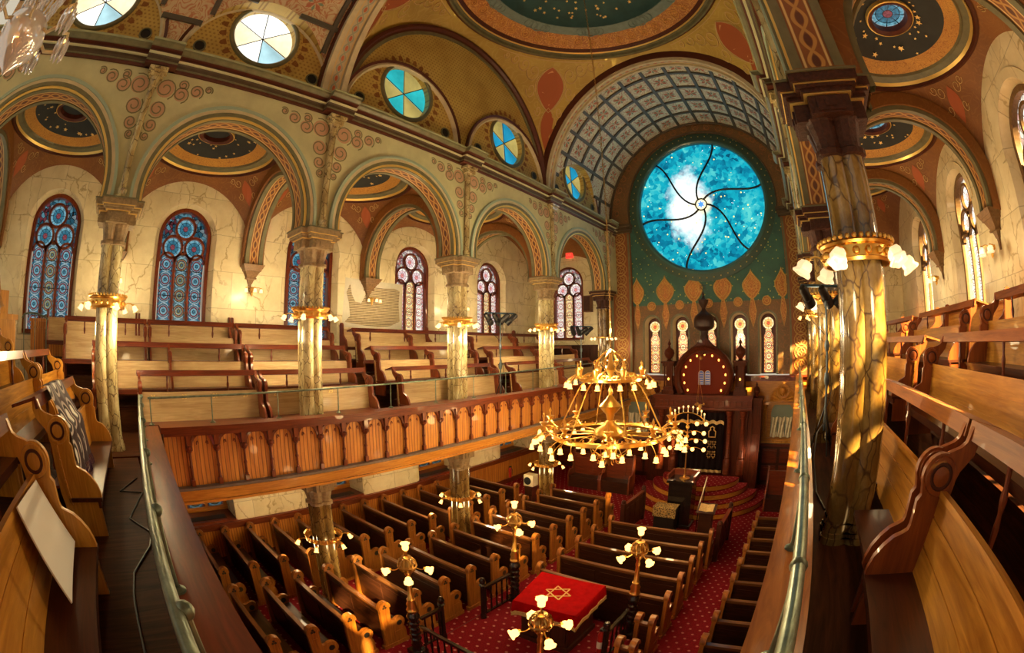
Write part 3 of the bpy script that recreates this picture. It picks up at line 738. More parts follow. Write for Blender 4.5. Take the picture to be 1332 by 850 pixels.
# aisle bays: small starred domes
hx = (XW - XA1) / 2; CXA = (XW + XA1) / 2
for s in (-1, 1):
    vm = MB()
    for k, c in enumerate(BAYC):
        side = 'left' if s < 0 else 'right'
        y0, y1 = YS[k], (YS[k + 1] if k < 4 else YE); cy = (y0 + y1) / 2
        pp, z1 = pendentive(s * CXA, cy, hx, (y1 - y0) / 2, 3.82, 1.66, MAT['aisle_brown'], 'ceiling_aisle_%s' % side)
        T = Matrix.Translation((s * CXA, cy, z1))
        mb = MB(); mb.cm = 0; mb.lathe([(1.68, 0), (1.68, -.05), (1.60, -.07), (1.58, .02)], 48, T)
        mb.cm = 1; mb.lathe([(1.58, .02), (1.56, -.02), (1.53, .04)], 48, T)
        mb.cm = 2; mb.lathe([(1.53, .04), (1.40, .09), (1.36, .06), (1.34, .11)], 48, T)
        mb.cm = 3; mb.lathe([(1.34, .11), (1.06, .22)], 48, T)
        mb.cm = 4; mb.lathe([(1.06, .22), (.80, .34), (.46, .42)], 48, T)
        mb.cm = 5; mb.lathe([(.46, .42), (.46, .34), (.42, .32), (.36, .36), (.34, .50)], 40, T)
        mb.cm = 1; mb.lathe([(.475, .40), (.475, .335), (.45, .33)], 40, T)
        struct(mb.build('aisle_dome', [MAT['maroon'], MAT['gilt_line'], MAT['olive'], MAT['amber_band'], MAT['dome_night'], MAT['maroon']], pp))
        st = MB(); rnd = random.Random(20 + k)
        for i in range(34):
            a = i * 2.399 + rnd.random() * .4; r = .52 + .5 * rnd.random()
            zz = (.34 + (.46 - .34) * 0 if False else (.22 + (1.06 - r) / .6 * .2)) - .008
            star_mesh(st, Vector((s * CXA + r * cos(a), cy + r * sin(a), z1 + zz)), Vector((-.35 * cos(a), -.35 * sin(a), -1)), rnd.choice((.034, .045, .07)), rnd.random() * 6)
        struct(st.build('gold_stars', MAT['star_gold'], pp, smooth=False, fix=False))
        ln = MB(); pts = [(.36 * cos(2 * pi * i / 32), .36 * sin(2 * pi * i / 32)) for i in range(32)]
        ln.add([(s * CXA + a, cy + b, z1 + .46) for a, b in pts], [tuple(range(32))], None, [[(a / .36, b / .36) for a, b in pts]])
        struct(ln.build('skylight_glass', GL['blue']['ros'] if s > 0 else MAT['dome_night'], pp, smooth=False))
        # wall-side medallions on the small pendentives
        md = MB(); RR = hx * hx + ((y1 - y0) / 2) ** 2 + .01
        for q in range(4):
            a = atan2(((y1 - y0) / 2) * (1 if q < 2 else -1), hx * (1 if q % 2 else -1))
            def opt(u, r): 
                kk = (sqrt(RR) - .012) / sqrt(RR); aa = a + u / r
                return (s * CXA + r * cos(aa) * kk, cy + r * sin(aa) * kk, 3.82 + sqrt(max(0, RR - r * r)) * kk)
            lens = [(.15 * sin(pi * t) * (1 if g else -1), 1.80 + .50 * t) for g, rng in ((1, range(0, 9)), (0, range(7, 0, -1))) for t in [i / 8 for i in rng]]
            md.cm = 0; md.add([opt(u, r) for u, r in lens], [tuple(range(len(lens)))])
            md.cm = 1
            for g in (-1, 1):
                for (u0, r0, w_) in ((.22, 1.86, .10), (.36, 1.80, .08), (.20, 2.12, .08)):
                    md.tube([opt(g * (u0 + w_ * (1 - .05 * i) * cos(i * .55)), r0 + w_ * (1 - .05 * i) * sin(i * .55)) for i in range(14)], .008, 4)
        struct(md.build('painted_medallion', [bpy.data.materials['rust_paint'], bpy.data.materials['tan_line']], pp, smooth=False, fix=False))
    # cross arches between the bays, with corbels on the outer wall
    for k, y in enumerate(YS):
        if s > 0 and k < 2 or k == 5: continue
        mb = MB(); so = MB(); cx = s * CXA; r = 1.60; zc = 4.0; a0, a1 = -.16, pi + .16
        fn = lambda a, rr, d: (cx + rr * cos(a), y + d, zc + rr * sin(a))
        rings = ((-.26, -.15, r, 0), (.15, .26, r, 0), (-.15, .15, r + .05, 2), (-.32, -.26, r + .09, 1), (.26, .32, r + .09, 1))
        for d0, d1, r0, mi in rings:
            mb.cm = mi; arcsweep(mb, [(r0, d0), (r + .34, d0), (r + .34, d1), (r0, d1)], fn, a0, a1, 36)
        band(so, lambda a, t: (cx + (r + .04) * cos(a), y + t, zc + (r + .04) * sin(a)), a0, a1, 36, -.14, .14, 5.2)
        w = struct(mb.build('trim_aisle_arch', [MAT['olive'], MAT['aisle_brown'], MAT['aisle_brown']]))
        struct(so.build('arch_soffit', MAT['guilloche'], w))
        cb = MB(); x = s * (XW - .18)
        for z0, z1, h0, h1 in ((3.66, 3.76, .27, .32), (3.60, 3.66, .24, .26), (3.44, 3.60, .13, .22), (3.40, 3.44, .15, .15), (3.28, 3.40, .06, .10), (3.08, 3.28, .02, .05)):
            rows = []
            for z, h in ((z0, h0), (z1, h1)):
                rows.append([(s * XW, y - h, z), (s * (XW - h * 1.15), y - h, z), (s * (XW - h * 1.15), y + h, z), (s * XW, y + h, z)])
            cb.loft(rows, True)
            for rw in rows: cb.add(rw, [(0, 1, 2, 3)])
        tag(cb.build('wall_corbel', MAT['corbel'], w, smooth=False))
# ------------------------------------------------------------------ east wall with rose window and lancets
def east_wall():
    mb = MB(); fr = MB()
    inn, out = opening(0, 2.78, 7.19, -4.4, 4.4, 11.4, pi * 1.5, -pi * .5, 72, zb=3.25)
    mb.cm = 0; mb.strip([(a, YE, b) for a, b in inn], [(a, YE, b) for a, b in out])
    LX = (-2.40, -1.20, 0.0, 1.20, 2.36)
    bx = [-4.4, -1.80, -.6, .6, 1.78, 4.4]
    mb.cm = 1
    for k, c in enumerate(LX):
        ii, oo = opening(c, .33, 2.48, bx[k], bx[k + 1], 3.25, sill=.50)
        mb.cm = 1; mb.strip([(a, YE, b) for a, b in ii], [(a, YE, b) for a, b in oo])
        g, _ = opening(c, .30, 2.46, c - 50, c + 50, 1e3, sill=.52); i2, _ = opening(c, .33, 2.48, c - 50, c + 50, 1e3, sill=.50)
        mb.cm = 2; mb.strip([(a, YE, b) for a, b in i2], [(a, YE + .40, b) for a, b in g])
        fn = lambda a, r, d, c=c: (c + r * cos(a), YE - d, 2.48 + r * sin(a))
        fr.cm = 0; arcsweep(fr, [(.33, 0), (.40, 0), (.40, .04), (.33, .03)], fn, 0, pi, 20)
        for q in (-1, 1): fr.box(c + q * .365 - .035, c + q * .365 + .035, YE - .04, YE, .5, 2.48)
    w = struct(mb.build('wall_east', [MAT['star_green'], MAT['east_brown'], MAT['ivory']], smooth=False))
    # ornamented arch band framing the rose
    R = 4.08
    ab = MB()
    n = 64
    rows0 = []; rows1 = []
    for i in range(n + 1):
        a = pi * i / n
        rows0.append((R * cos(a), YE - .14, ZSP + R * sin(a)))
        b0 = -radians(9); a2 = b0 + (pi - 2 * b0) * i / n
        rows1.append((3.18 * cos(a2), YE - .14, 7.19 + 3.18 * sin(a2)))
    ab.cm = 0; ab.strip(rows0, rows1); ab.strip(rows1, [(x, YE, z) for x, y, z in rows1])
    ab.cm = 1
    ab.tube([(x, y - .01, z) for x, y, z in rows1], .035, 6); ab.tube([(x * .99, y - .03, ZSP + (z - ZSP) * .99) for x, y, z in rows0], .06, 6)
    for i in range(22):       # scrolling stencil along the band
        a = pi * (i + .5) / 22; rm = 3.62 + (.12 if abs(a - pi / 2) > .6 else -.02); c0 = (rm * cos(a), 6.98 + rm * sin(a))
        ab.cm = 2
        for g in (-1, 1): ab.tube([(c0[0] + q * cos(t * g + a), YE - .15, c0[1] + q * sin(t * g + a)) for t, q in [(.5 * j, .17 * (1 - .05 * j)) for j in range(14)]], .012, 4)
    struct(ab.build('trim_rose_arch', [MAT['east_brown'], MAT['dark_mould'], plain('stencil_rust', (.34, .14, .05), .6)]))
    # pilaster bands left and right
    pb = MB()
    for s in (-1, 1):
        x0, x1 = sorted((s * 3.22, s * 4.15))
        pb.cm = 0; pb.box(x0, x1, YE - .12, YE + .02, .46, 6.35)
        pb.cm = 1
        for q in (x0 + .06, x1 - .06): pb.box(q - .04, q + .04, YE - .145, YE - .12, .50, 6.30)
        pb.cm = 2; c = (x0 + x1) / 2
        for i in range(13):
            z = .85 + i * .44
            for rr, off in ((.27, 0), (.15, 0)):
                pb.tube([(c + rr * cos(2 * pi * j / 18), YE - .128, z + rr * 1.0 * sin(2 * pi * j / 18)) for j in range(18)], .013, 4, None, True)
            for q in range(4):
                pb.tube([(c + .14 * cos(q * pi / 2 + .785) + .10 * cos(2 * pi * j / 10), YE - .128, z + .14 * sin(q * pi / 2 + .785) + .10 * sin(2 * pi * j / 10)) for j in range(10)], .009, 4, None, True)
        pb.cm = 3
        for z0, z1, d in ((6.35, 6.45, .20), (6.45, 6.58, .28), (6.58, 6.68, .36)): pb.box(x0 - d * .4, x1 + d * .4, YE - d, YE, z0, z1)
    struct(pb.build('trim_pilaster', [plain('band_red', (.26, .085, .025), .6), MAT['olive'], plain('band_ochre', (.50, .32, .09), .6), MAT['dark_mould']], smooth=True))
    # sill ledge
    lb = MB(); lb.cm = 0; lb.box(-4.4, 4.4, YE - .30, YE + .02, .40, .47); lb.box(-4.4, 4.4, YE - .20, YE + .02, .26, .40)
    struct(lb.build('trim_east_ledge', MAT['red_wood'], smooth=False))
    for k, c in enumerate(LX):
        WN[0] += 1
        root = struct(thing('window_%d' % WN[0], None, None, (c, YE + .36, 0)))
        p = MB(); rr = .235; zc = 2.40
        pts = arc(0, zc, rr, 0, 2 * pi, 24)[:-1]
        p.add([(a, 0, b) for a, b in pts], [tuple(range(24))], None, [[(a / rr, (b - zc) / rr) for a, b in pts]])
        p.build('stained_glass_rosette', GL['fire']['ros'], root, smooth=False)
        hw = .20; sh = [(-hw, .56), (hw, .56), (hw, 1.92), (.13, 2.02), (.11, 2.18), (-.11, 2.18), (-.13, 2.02), (-hw, 1.92)]
        p = MB(); p.add([(a, .01, b) for a, b in sh], [tuple(range(8))], None, [[(a / hw, (b - .56) / hw) for a, b in sh]])
        p.build('stained_glass_pane', GL['fire']['lan'], root, smooth=False)
        f = MB(); f.box(-.31, .31, .03, .06, .5, 2.8); f.build('frame', MAT['maroon'], root, smooth=False)
    struct(fr.build('trim_lancet_surround', MAT['olive'], smooth=False))
    # painted ogee medallions between the lancets
    om = MB()
    for x, sc in ((-3.02, .8), (-1.8, 1), (-.6, 1), (.6, 1), (1.78, 1), (3.02, .8)):
        og = []
        for t in [i / 14 for i in range(15)]:
            wv = .36 * (sin(pi * min(1, t * 1.05)) ** .8) * (1 if t < .55 else (1 - (t - .55) / .45) ** .7 * .98)
            og.append((wv, 3.30 + 1.12 * t))
        pts = [(x + a * sc, b) for a, b in og] + [(x - a * sc, b) for a, b in og[::-1][1:-1]]
        pts = [q for q in pts if abs(q[0]) < 3.2]
        om.cm = 0; om.prism(pts, YE - .012, YE + .01, 'xz')
        om.cm = 1; om.tube([(a, YE - .016, b) for a, b in pts], .028, 4, None, True); om.tube([(x + (a - x) * .62, YE - .016, 3.74 + (b - 3.74) * .66) for a, b in pts], .016, 4, None, True)
        for g in (-1, 1):
            om.tube([(x + g * (.12 + .08 * (1 - .05 * j) * cos(.5 * j)), YE - .016, 3.75 + .10 * (1 - .05 * j) * sin(.5 * j)) for j in range(14)], .013, 4)
        om.cm = 0
        st = [(x - .09 * sc, 2.55), (x, 2.25), (x + .09 * sc, 2.55), (x + .15 * sc, 2.85), (x + .06 * sc, 3.3), (x - .06 * sc, 3.3), (x - .15 * sc, 2.85)]
        om.prism(st, YE - .010, YE + .01, 'xz'); om.cm = 1; om.tube([(a, YE - .014, b) for a, b in st], .012, 4, None, True)
    for x in (-2.4, -1.2, 0, 1.2, 2.36):
        om.cm = 0; pts = arc(x, 3.22, .17, 0, 2 * pi, 16)[:-1]; om.prism(pts, YE - .012, YE + .01, 'xz')
        om.cm = 1; om.tube([(a, YE - .016, b) for a, b in pts], .018, 4, None, True); om.tube([(a, YE - .016, b) for a, b in arc(x, 3.22, .08, 0, 2 * pi, 10)[:-1]], .014, 4, None, True)
    struct(om.build('painted_medallion', [MAT['orange_band'], MAT['tan_gold']], w))
MAT['tan_gold'] = plain('tan_gold', (.60, .36, .09), .5)
east_wall()
# rose window
t = NT('rose_glass'); s = t.sep(t.obj()); u, v = s[0], s[2]
r = t.m('SQRT', t.m('ADD', t.m('MULTIPLY', u, u), t.m('MULTIPLY', v, v)))
o = t.comb(u, v, 0.0); n1 = t.noise(o, .75, 4, .6, .4); vo = t.vor(t.mix(.35, o, t.noise(o, 3.0, 3, .6, 0, out=1), 'ADD'), 5.5, 'F1', 'Color')
c = t.ramp(t.m('ADD', t.m('MULTIPLY', n1, .75), t.m('MULTIPLY', t.sep(vo)[0], .25)), [(.26, (.002, .035, .08)), (.40, (.003, .15, .24)), (.54, (.006, .30, .38)), (.70, (.08, .46, .44))])
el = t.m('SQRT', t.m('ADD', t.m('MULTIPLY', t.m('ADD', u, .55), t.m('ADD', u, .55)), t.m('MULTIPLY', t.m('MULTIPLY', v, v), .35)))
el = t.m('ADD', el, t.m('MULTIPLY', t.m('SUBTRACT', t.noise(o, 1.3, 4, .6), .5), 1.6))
c = t.mix(t.sm(el, 1.05, .35), c, (.92, .98, .95))  # pale cloud: sun glow behind the glass, painted into the emission colour
st_ = t.vor(o, 3.3, 'F1', 'Distance'); c = t.mix(t.m('LESS_THAN', st_, .11), c, (1.0, .80, .25))
st2 = t.vor(t.mapv(o, (1, 1, 1), (3.3, 1.7, 0)), 4.5, 'F1', 'Distance'); c = t.mix(t.m('LESS_THAN', st2, .075), c, (.9, .95, .9))
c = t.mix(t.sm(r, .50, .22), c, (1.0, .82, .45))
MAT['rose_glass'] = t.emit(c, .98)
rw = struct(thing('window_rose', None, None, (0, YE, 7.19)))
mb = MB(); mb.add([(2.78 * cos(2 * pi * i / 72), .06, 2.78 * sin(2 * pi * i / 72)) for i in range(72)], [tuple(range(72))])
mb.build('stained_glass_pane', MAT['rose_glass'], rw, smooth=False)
mb = MB(); fn = lambda a, r, d: (r * cos(a), -d, r * sin(a))
mb.cm = 0; arcsweep(mb, [(2.66, -.08), (2.80, -.08), (2.84, .10), (2.76, .14), (2.68, .08)], fn, 0, 2 * pi, 80)
mb.cm = 1; arcsweep(mb, [(2.84, .0), (3.12, .0), (3.12, .05), (2.84, .09)], fn, 0, 2 * pi, 80)
mb.cm = 2
for i in range(64):
    a = 2 * pi * i / 64; mb.sphere((2.99 * cos(a), -.08, 2.99 * sin(a)), .028, 6, 4)
mb.build('frame', [plain('frame_teal', (.04, .13, .13), .3, 0, .3), plain('frame_green', (.04, .085, .06), .45), MAT['gilt_line']], rw)
mb = MB()
for k in range(6):
    pts = []
    for i in range(17):
        q = .24 + (2.72 - .24) * i / 16; a = k * pi / 3 + radians(72) + radians(44) * (1 - i / 16) ** 1.35 - radians(10) * sin(pi * i / 16)
        pts.append((q * cos(a), .02, q * sin(a)))
    mb.tube(pts, .042, 6)
mb.tube([(.24 * cos(2 * pi * i / 18), .02, .24 * sin(2 * pi * i / 18)) for i in range(18)], .03, 6, None, True)
mb.build('glazing_bar', MAT['black'], rw)
mb = MB(); pts = [((.17 if i % 2 == 0 else .085) * cos(pi * i / 6 + pi / 2), .0, (.17 if i % 2 == 0 else .085) * sin(pi * i / 6 + pi / 2)) for i in range(12)]
mb.add(pts, [tuple(range(12))]); mb.build('centre_star', NT('star_blue').emit((.06, .22, .75), 1.2), rw, smooth=False)
# ------------------------------------------------------------------ floors, ground floor walls, gallery slabs
mb = MB(); mb.box(-7.95, 7.95, YB, YE + .3, ZG - .12, ZG); struct(mb.build('floor', MAT['carpet'], smooth=False))
mb = MB()      # ground east wall: dark wainscot, painted tan panels with shell niches
mb.cm = 0; mb.box(-7.95, 7.95, YE - .05, YE + .25, ZG, -2.15); mb.cm = 1; mb.box(-7.95, 7.95, YE + .0, YE + .25, -2.15, .30)
mb.cm = 2; mb.box(-7.95, 7.95, YE - .12, YE, -2.2, -2.1)
for i in range(22):
    x = -7.5 + i * .70; mb.cm = 2
    for z0, z1 in ((-3.55, -2.95), (-2.85, -2.3)):
        mb.box(x, x + .58, YE - .075, YE - .05, z0, z1); mb.box(x + .07, x + .51, YE - .095, YE - .07, z0 + .07, z1 - .07)
struct(mb.build('wall_east_lower', [MAT['dark_wood'], MAT['honey'], MAT['red_wood']], smooth=False))
def niche(cx):
    mb = MB(); sh = MB(); dr = MB()
    y = YE - .02
    mb.cm = 0
    for z0, z1, d in ((.10, .26, .14), (-.62, -.52, .10), (-1.98, -1.88, .08)): mb.box(cx - .92, cx + .92, y - d, y, z0, z1)
    for q in (-.68, .68):
        mb.box(cx + q - .10, cx + q + .10, y - .08, y, -1.88, -.62); mb.lathe([(.06, -1.8), (.05, -1.75), (.05, -.80), (.09, -.70), (.09, -.62)], 10, None, cx + q, y - .09)
    mb.cm = 1
    for i in range(3): mb.box(cx - .80 + i * .56, cx - .34 + i * .56, y - .05, y, -2.10 + .03, -1.98 - .02)
    fn = lambda a, r, d: (cx + r * cos(a), y - d, -.52 + r * sin(a))
    mb.cm = 0; arcsweep(mb, [(.52, 0), (.60, 0), (.60, .06), (.52, .05)], fn, 0, pi, 24)
    sh.cm = 0
    for k in range(9):
        a = pi * (k + .5) / 9; a0, a1 = pi * k / 9, pi * (k + 1) / 9
        sh.loft([[(cx + .06 * cos(q), y - .02, -.50 + .06 * sin(q)) for q in (a0, a, a1)], [(cx + .50 * cos(a0), y - .02, -.50 + .50 * sin(a0)), (cx + .50 * cos(a), y - .10, -.50 + .50 * sin(a)), (cx + .50 * cos(a1), y - .02, -.50 + .50 * sin(a1))]])
    pts = arc(cx, -.95, .44, 0, pi, 20) + [(cx - .44, -1.85), (cx + .44, -1.85)]
    mb.cm = 2; mb.prism(pts, y - .03, y, 'xz')
    mb.cm = 0; arcsweep(mb, [(.44, 0), (.50, 0), (.50, .05), (.44, .05)], lambda a, r, d: (cx + r * cos(a), y - d, -.95 + r * sin(a)), 0, pi, 24)
    mb.cm = 0; ro = []
    arcsweep(mb, [(.20, 0), (.27, 0), (.27, .06), (.20, .05)], lambda a, r, d: (cx + r * cos(a), y - d - .10, -.10 + .3 + r * sin(a) - .3), 0, 2 * pi, 24)
    mb.sphere((cx, y - .12, -.10), .14, 10, 6)
    w = struct(mb.build('trim_niche', [MAT['honey'], MAT['honey_z'], plain('niche_grey', (.20, .24, .18), .6)]))
    struct(sh.build('shell_ornament', MAT['honey_z'], w, ang=10))
    for k in range(3):
        c = cx - .29 + k * .29
        rows = []
        for j in range(9):
            z = -1.05 - j * .095; wd = .12 + .015 * cos(j * .8); sag = .05 * sin(pi * j / 8)
            rows.append([(c + wd * (i / 6 - .5) * 2, y - .05 - .03 * (1 + cos(i * 2.1 + j * .7)) - sag * .3, z - .05 * sin(pi * i / 6)) for i in range(7)])
        dr.loft(rows)
    struct(dr.build('painted_drape', plain('drape_cream', (.66, .58, .40), .7), w))
niche(2.98); niche(-2.98)
# aisle-side lower end wall panelling in the gallery
mb = MB(); mb.box(-8.0, -4.45, YE - .06, YE - .01, .0, 1.72)
for i in range(5):
    mb.box(-7.9 + i * .70, -7.3 + i * .70, YE - .09, YE - .06, .75, 1.62)
struct(mb.build('trim_gallery_wainscot', MAT['dark_wood_z'], smooth=False))
# ground floor side wall: beadboard, cap, marble piers between deep window recesses
XG = 6.98
mb = MB()
mb.cm = 0; mb.box(-XG - .1, -XG, YB, YE, ZG, -2.72)
mb.cm = 1
for z0, z1, d in ((-2.80, -2.74, .03), (-2.74, -2.66, .06), (-2.66, -2.62, .09), (-3.74, -3.55, .03)): mb.box(-XG - .1, -XG + d, YB, YE, z0, z1)
for c in BAYC:
    y0, y1 = c - .95, c + .95
    mb.cm = 1; mb.box(-XG - .9, -XG, y0, y1, -2.62, -2.56); mb.box(-XG - .95, -XG - .82, y0, y1, -2.6, -.66)
    mb.cm = 3; mb.box(-XG - .40, -XG - .14, y0 + .25, y1 - .25, -2.562, -2.548)
    for q in (y0, y1): mb.cm = 2; mb.box(-XG - .9, -XG + .0, q - .03, q + .03, -2.6, -.66)
for k in range(6):
    y0 = (BAYC[k - 1] + .98) if k else YB; y1 = (BAYC[k] - .98) if k < 5 else YE
    mb.cm = 2; mb.box(-XG - .12, -XG - .02, y0, y1, -2.62, -.66)
struct(mb.build('wall_left_lower', [MAT['beadboard'], MAT['red_wood_y'], MAT['marble_y'], MAT['black']], smooth=False))
for c in BAYC:
    WN[0] += 1
    root = struct(thing('window_%d' % WN[0], None, None, (-XG - .80, c, 0)))
    f = MB()
    for q in (-.86, -.30, .30, .86): f.box(-.03, .04, q - .05, q + .05, -2.5, -.7)
    f.box(-.03, .05, -.92, .92, -2.55, -2.43); f.box(-.03, .04, -.9, .9, -1.95, -1.85)
    f.build('frame', MAT['honey_y'], root, smooth=False)
    for q in (-.58, 0, .58):
        p = MB(); sh = [(q - .25, -2.45), (q + .25, -2.45), (q + .25, -.7), (q - .25, -.7)]
        p.add([(0, a, b) for a, b in sh], [(0, 1, 2, 3)], None, [[((a - q) / .25, (b + 2.45) / .25) for a, b in sh]])
        p.build('stained_glass_pane', GL['dim']['lan'], root, smooth=False)
# gallery slabs: left and right tiers, rear tiers
def tiers(s, nm):
    mb = MB(); x0 = s * 3.45; x1 = s * XW
    a, b = sorted((s * 3.53, x1)); mb.box(a, b, YB if s < 0 else 1.0, YE, -.66, 0.0)
    for k in (1, 2):
        a, b = sorted((s * (4.56 + k - .02), x1)); mb.box(a, b, (.35 - .65 * k) if s < 0 else 1.0, YE, 0, .48 * k)
    a, b = sorted((s * 7.0, x1)); mb.box(a, b, -1.2 if s < 0 else 1.0, YE, .96, 1.30)
    return struct(mb.build(nm, MAT['floor_wood'], smooth=False))
tiers(-1, 'floor_gallery_left'); tiers(1, 'floor_gallery_right')
mb = MB(); mb.box(-3.45, 3.45, YB, 1.32, -.66, 0)
T = Matrix.Translation((0, 0, 0)) @ Matrix.Rotation(-.055, 4, 'Z')
struct(mb.build('floor_gallery_rear', MAT['floor_wood'], smooth=False))
mb = MB(); mb.box(-XG, -3.5, YB, YE, -.70, -.665); mb.box(3.5, 7.9, YB, YE, -.70, -.665); struct(mb.build('ceiling_under_gallery', MAT['honey_y'], smooth=False))
mb = MB(); mb.box(7.0, 7.1, 1.0, YE, ZG, -.66); struct(mb.build('wall_right_lower', MAT['dark_wood_z'], smooth=False))
# ------------------------------------------------------------------ columns
def quatrefoil(r, off, n=6):
    pts = []
    for q in range(4):
        b = q * pi / 2 + pi / 4
        for i in range(n + 1):
            a = b - 1.75 + 3.5 * i / n
            pts.append((off * cos(b) + r * cos(a), off * sin(b) + r * sin(a)))
    return pts
def cross(a, b):       # cross-shaped plan: half length a, half width b
    return [(a, -b), (a, b), (b, b), (b, a), (-b, a), (-b, b), (-a, b), (-a, -b), (-b, -b), (-b, -a), (b, -a), (b, -b)]
def make_column(h, pale, label, loc, upper=0, s=-1):
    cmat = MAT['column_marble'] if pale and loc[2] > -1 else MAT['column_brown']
    root = thing('clustered_column', label, 'column', loc)
    q = quatrefoil(.118, .128)
    sh = MB(); sh.loft([[(a, b, z) for a, b in q] for z in (.16, h - .67)], True); sh.build('shaft', cmat, root, ang=50)
    ba = MB()
    for sc, z0, z1 in ((1.16, 0, .06), (1.10, .06, .10), (1.04, .10, .18)):
        ba.prism([(a * sc, b * sc) for a, b in q], z0, z1)
    ba.build('base', cmat, root)
    m = MAT['cap_pale'] if pale else MAT['cap_brown']
    zc = h - .67
    ca = MB(); ca.cm = 0
    rows = [[(a * k, b * k, zc + z) for a, b in q] for k, z in ((1.0, -.03), (1.18, -.02), (1.18, .03), (1.02, .05), (1.05, .12), (1.22, .28), (1.32, .31))]
    ca.loft(rows, True)
    ca.prism(cross(.345, .20), zc + .30, zc + .47)
    for a in range(4):
        t = Matrix.Rotation(a * pi / 2, 4, 'Z')
        ca.box(.34, .365, -.13, .13, zc + .32, zc + .45, t); ca.box(.36, .38, -.05, .05, zc + .35, zc + .42, t)
    lv = ((.37, .23, .47, .485, 1), (.39, .25, .485, .52, 0), (.42, .29, .52, .55, 0), (.43, .30, .55, .562, 1), (.455, .325, .562, .65, 0), (.475, .34, .65, .67, 2))
    for a, b, z0, z1, mi in lv: ca.cm = mi; ca.prism(cross(a, b), zc + z0, zc + z1)
    ca.build('capital', [m, MAT['gilt_line'], MAT['olive']], root, smooth=False)
    if upper:
        u = MB(); x = -s * .16
        x = (XA0 - A) * s - s * .05
        u.lathe([(.11, h), (.11, h + .05), (.08, h + .08), (.095, h + .16), (.07, h + .20), (.07, h + 2.02), (.09, h + 2.04), (.075, h + 2.08), (.11, h + 2.22)], 12, None, x, 0)
        u.box(x - .13, x + .13, -.15, .15, h + 2.22, h + 2.34); u.box(x - .17, x + .17, -.2, .2, h + 2.34, h + 2.40)
        u.build('wall_colonette', MAT['column_marble'], root)
    return root
names_l = ['tall marble gallery column nearest the left edge, standing left of the railing corner', 'marble gallery column behind the left railing, second from the left edge', 'marble gallery column behind the left railing, third from the left edge', 'slender marble gallery column behind the left railing, fourth from the left edge', 'dim brown column at far end of left gallery, beside the east wall']
for k in range(5):
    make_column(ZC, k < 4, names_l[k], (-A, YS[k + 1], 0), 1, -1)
names_r = ['', 'huge veined marble column beside the right gallery pews', 'veined marble column directly behind the huge right column', 'distant column in right gallery, mostly hidden behind nearer columns', 'farthest right gallery column against the east wall']
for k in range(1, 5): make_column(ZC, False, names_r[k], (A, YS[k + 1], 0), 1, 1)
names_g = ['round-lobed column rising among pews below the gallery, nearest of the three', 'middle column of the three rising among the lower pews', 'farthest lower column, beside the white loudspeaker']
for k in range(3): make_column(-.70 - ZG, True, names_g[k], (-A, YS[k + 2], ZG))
# ------------------------------------------------------------------ gallery parapets and pipe handrails
def parapet_left():
    x = -3.45; y0, y1 = 1.81, YE - .1
    root = thing('gallery_parapet', 'carved wooden gallery front with pointed arches along the left side', 'parapet', (x, y0, 0))
    L = y1 - y0
    p = MB(); p.box(-.06, .0, 0, L, -.50, .36); p.build('beadboard_panel', MAT['beadboard'], root, smooth=False)
    p = MB(); p.box(-.12, .20, -.05, L, .40, .46); p.box(-.10, .15, -.05, L, .36, .40); p.box(-.06, .10, 0, L, .30, .36); p.build('top_rail', MAT['red_wood_y'], root, smooth=False)
    p = MB(); p.box(-.06, .14, 0, L, -.54, -.50); p.build('base_ledge', paint('slate_ledge', (.20, .15, .13), .3, .5, 6), root, smooth=False)
    p = MB()
    for z0, z1, d in ((-.58, -.54, .16), (-.66, -.58, .12), (-.72, -.66, .10), (-.76, -.72, .15)): p.box(-.06, d, 0, L, z0, z1)
    p.build('fascia', MAT['honey_y'], root, smooth=False)
    c0 = MB()
    c0.box(.01, .07, -.035, .035, -.50, -.40)
    c0.lathe([(.028, -.40), (.034, -.38), (.022, -.36), (.022, -.22), (.032, -.20), (.032, -.18), (.02, -.16), (.02, .02), (.05, .05), (.05, .07)], 8, None, .04, 0)
    c0.box(.0, .09, -.055, .055, .07, .13); c0.box(.01, .075, -.04, .04, .13, .20); c0.box(.0, .08, -.045, .045, .20, .34)
    c0.sphere((.085, 0, .10), .045, 8, 5)
    P = .49; n = int(L / P)
    cm = c0.build('colonette', MAT['red_wood_z'], root)
    am = MB(); fn = lambda a, r, d: (d, P / 2 + r * cos(a), .13 + r * .95 * sin(a))
    arcsweep(am, [(.18, .0), (.225, .0), (.225, .05), (.18, .04)], fn, 0, pi, 14)
    # spandrels behind the arch and cusps
    for g in (0, 1):
        sp = [(P * g + (.03 if g == 0 else -.03), .36), (P / 2, .36)] + [(P / 2 + (-1 if g == 0 else 1) * .22 * sin(i * pi / 16), .13 + .22 * cos(i * pi / 16)) for i in range(9)]
        am.prism(sp, .0, .025, 'yz')
    for q in (-.6, .6):
        am.tube([(.02, P / 2 + .14 * q - .03 * cos(i * .5) * q, .16 + .04 * sin(i * .5)) for i in range(8)], .010, 4)
    ao = am.build('pointed_arch', MAT['red_wood_z'], root)
    for i in range(n):
        if i:
            c = cm.copy(); COL.objects.link(c); c.location = (0, i * P - .07, 0)
            d = ao.copy(); COL.objects.link(d); d.location = (0, i * P - .07, 0)
    cm.location = (0, n * P - .07, 0); ao.location = (0, n * P - .07, 0)
parapet_left()
root = thing('gallery_parapet', 'worn wooden ledge topping the right gallery front, close at the bottom edge', 'parapet', (3.6, 1.40, 0))
p = MB(); p.box(-.13, .135, 0, YE - 1.5, .40, .46); p.box(-.11, .12, 0, YE - 1.5, .34, .40); p.build('top_rail', MAT['ledge'] if 'ledge' in MAT else wood('ledge_wood', (.55, .19, .025), (.26, .07, .010), 'y', .3, .3), root, smooth=False)
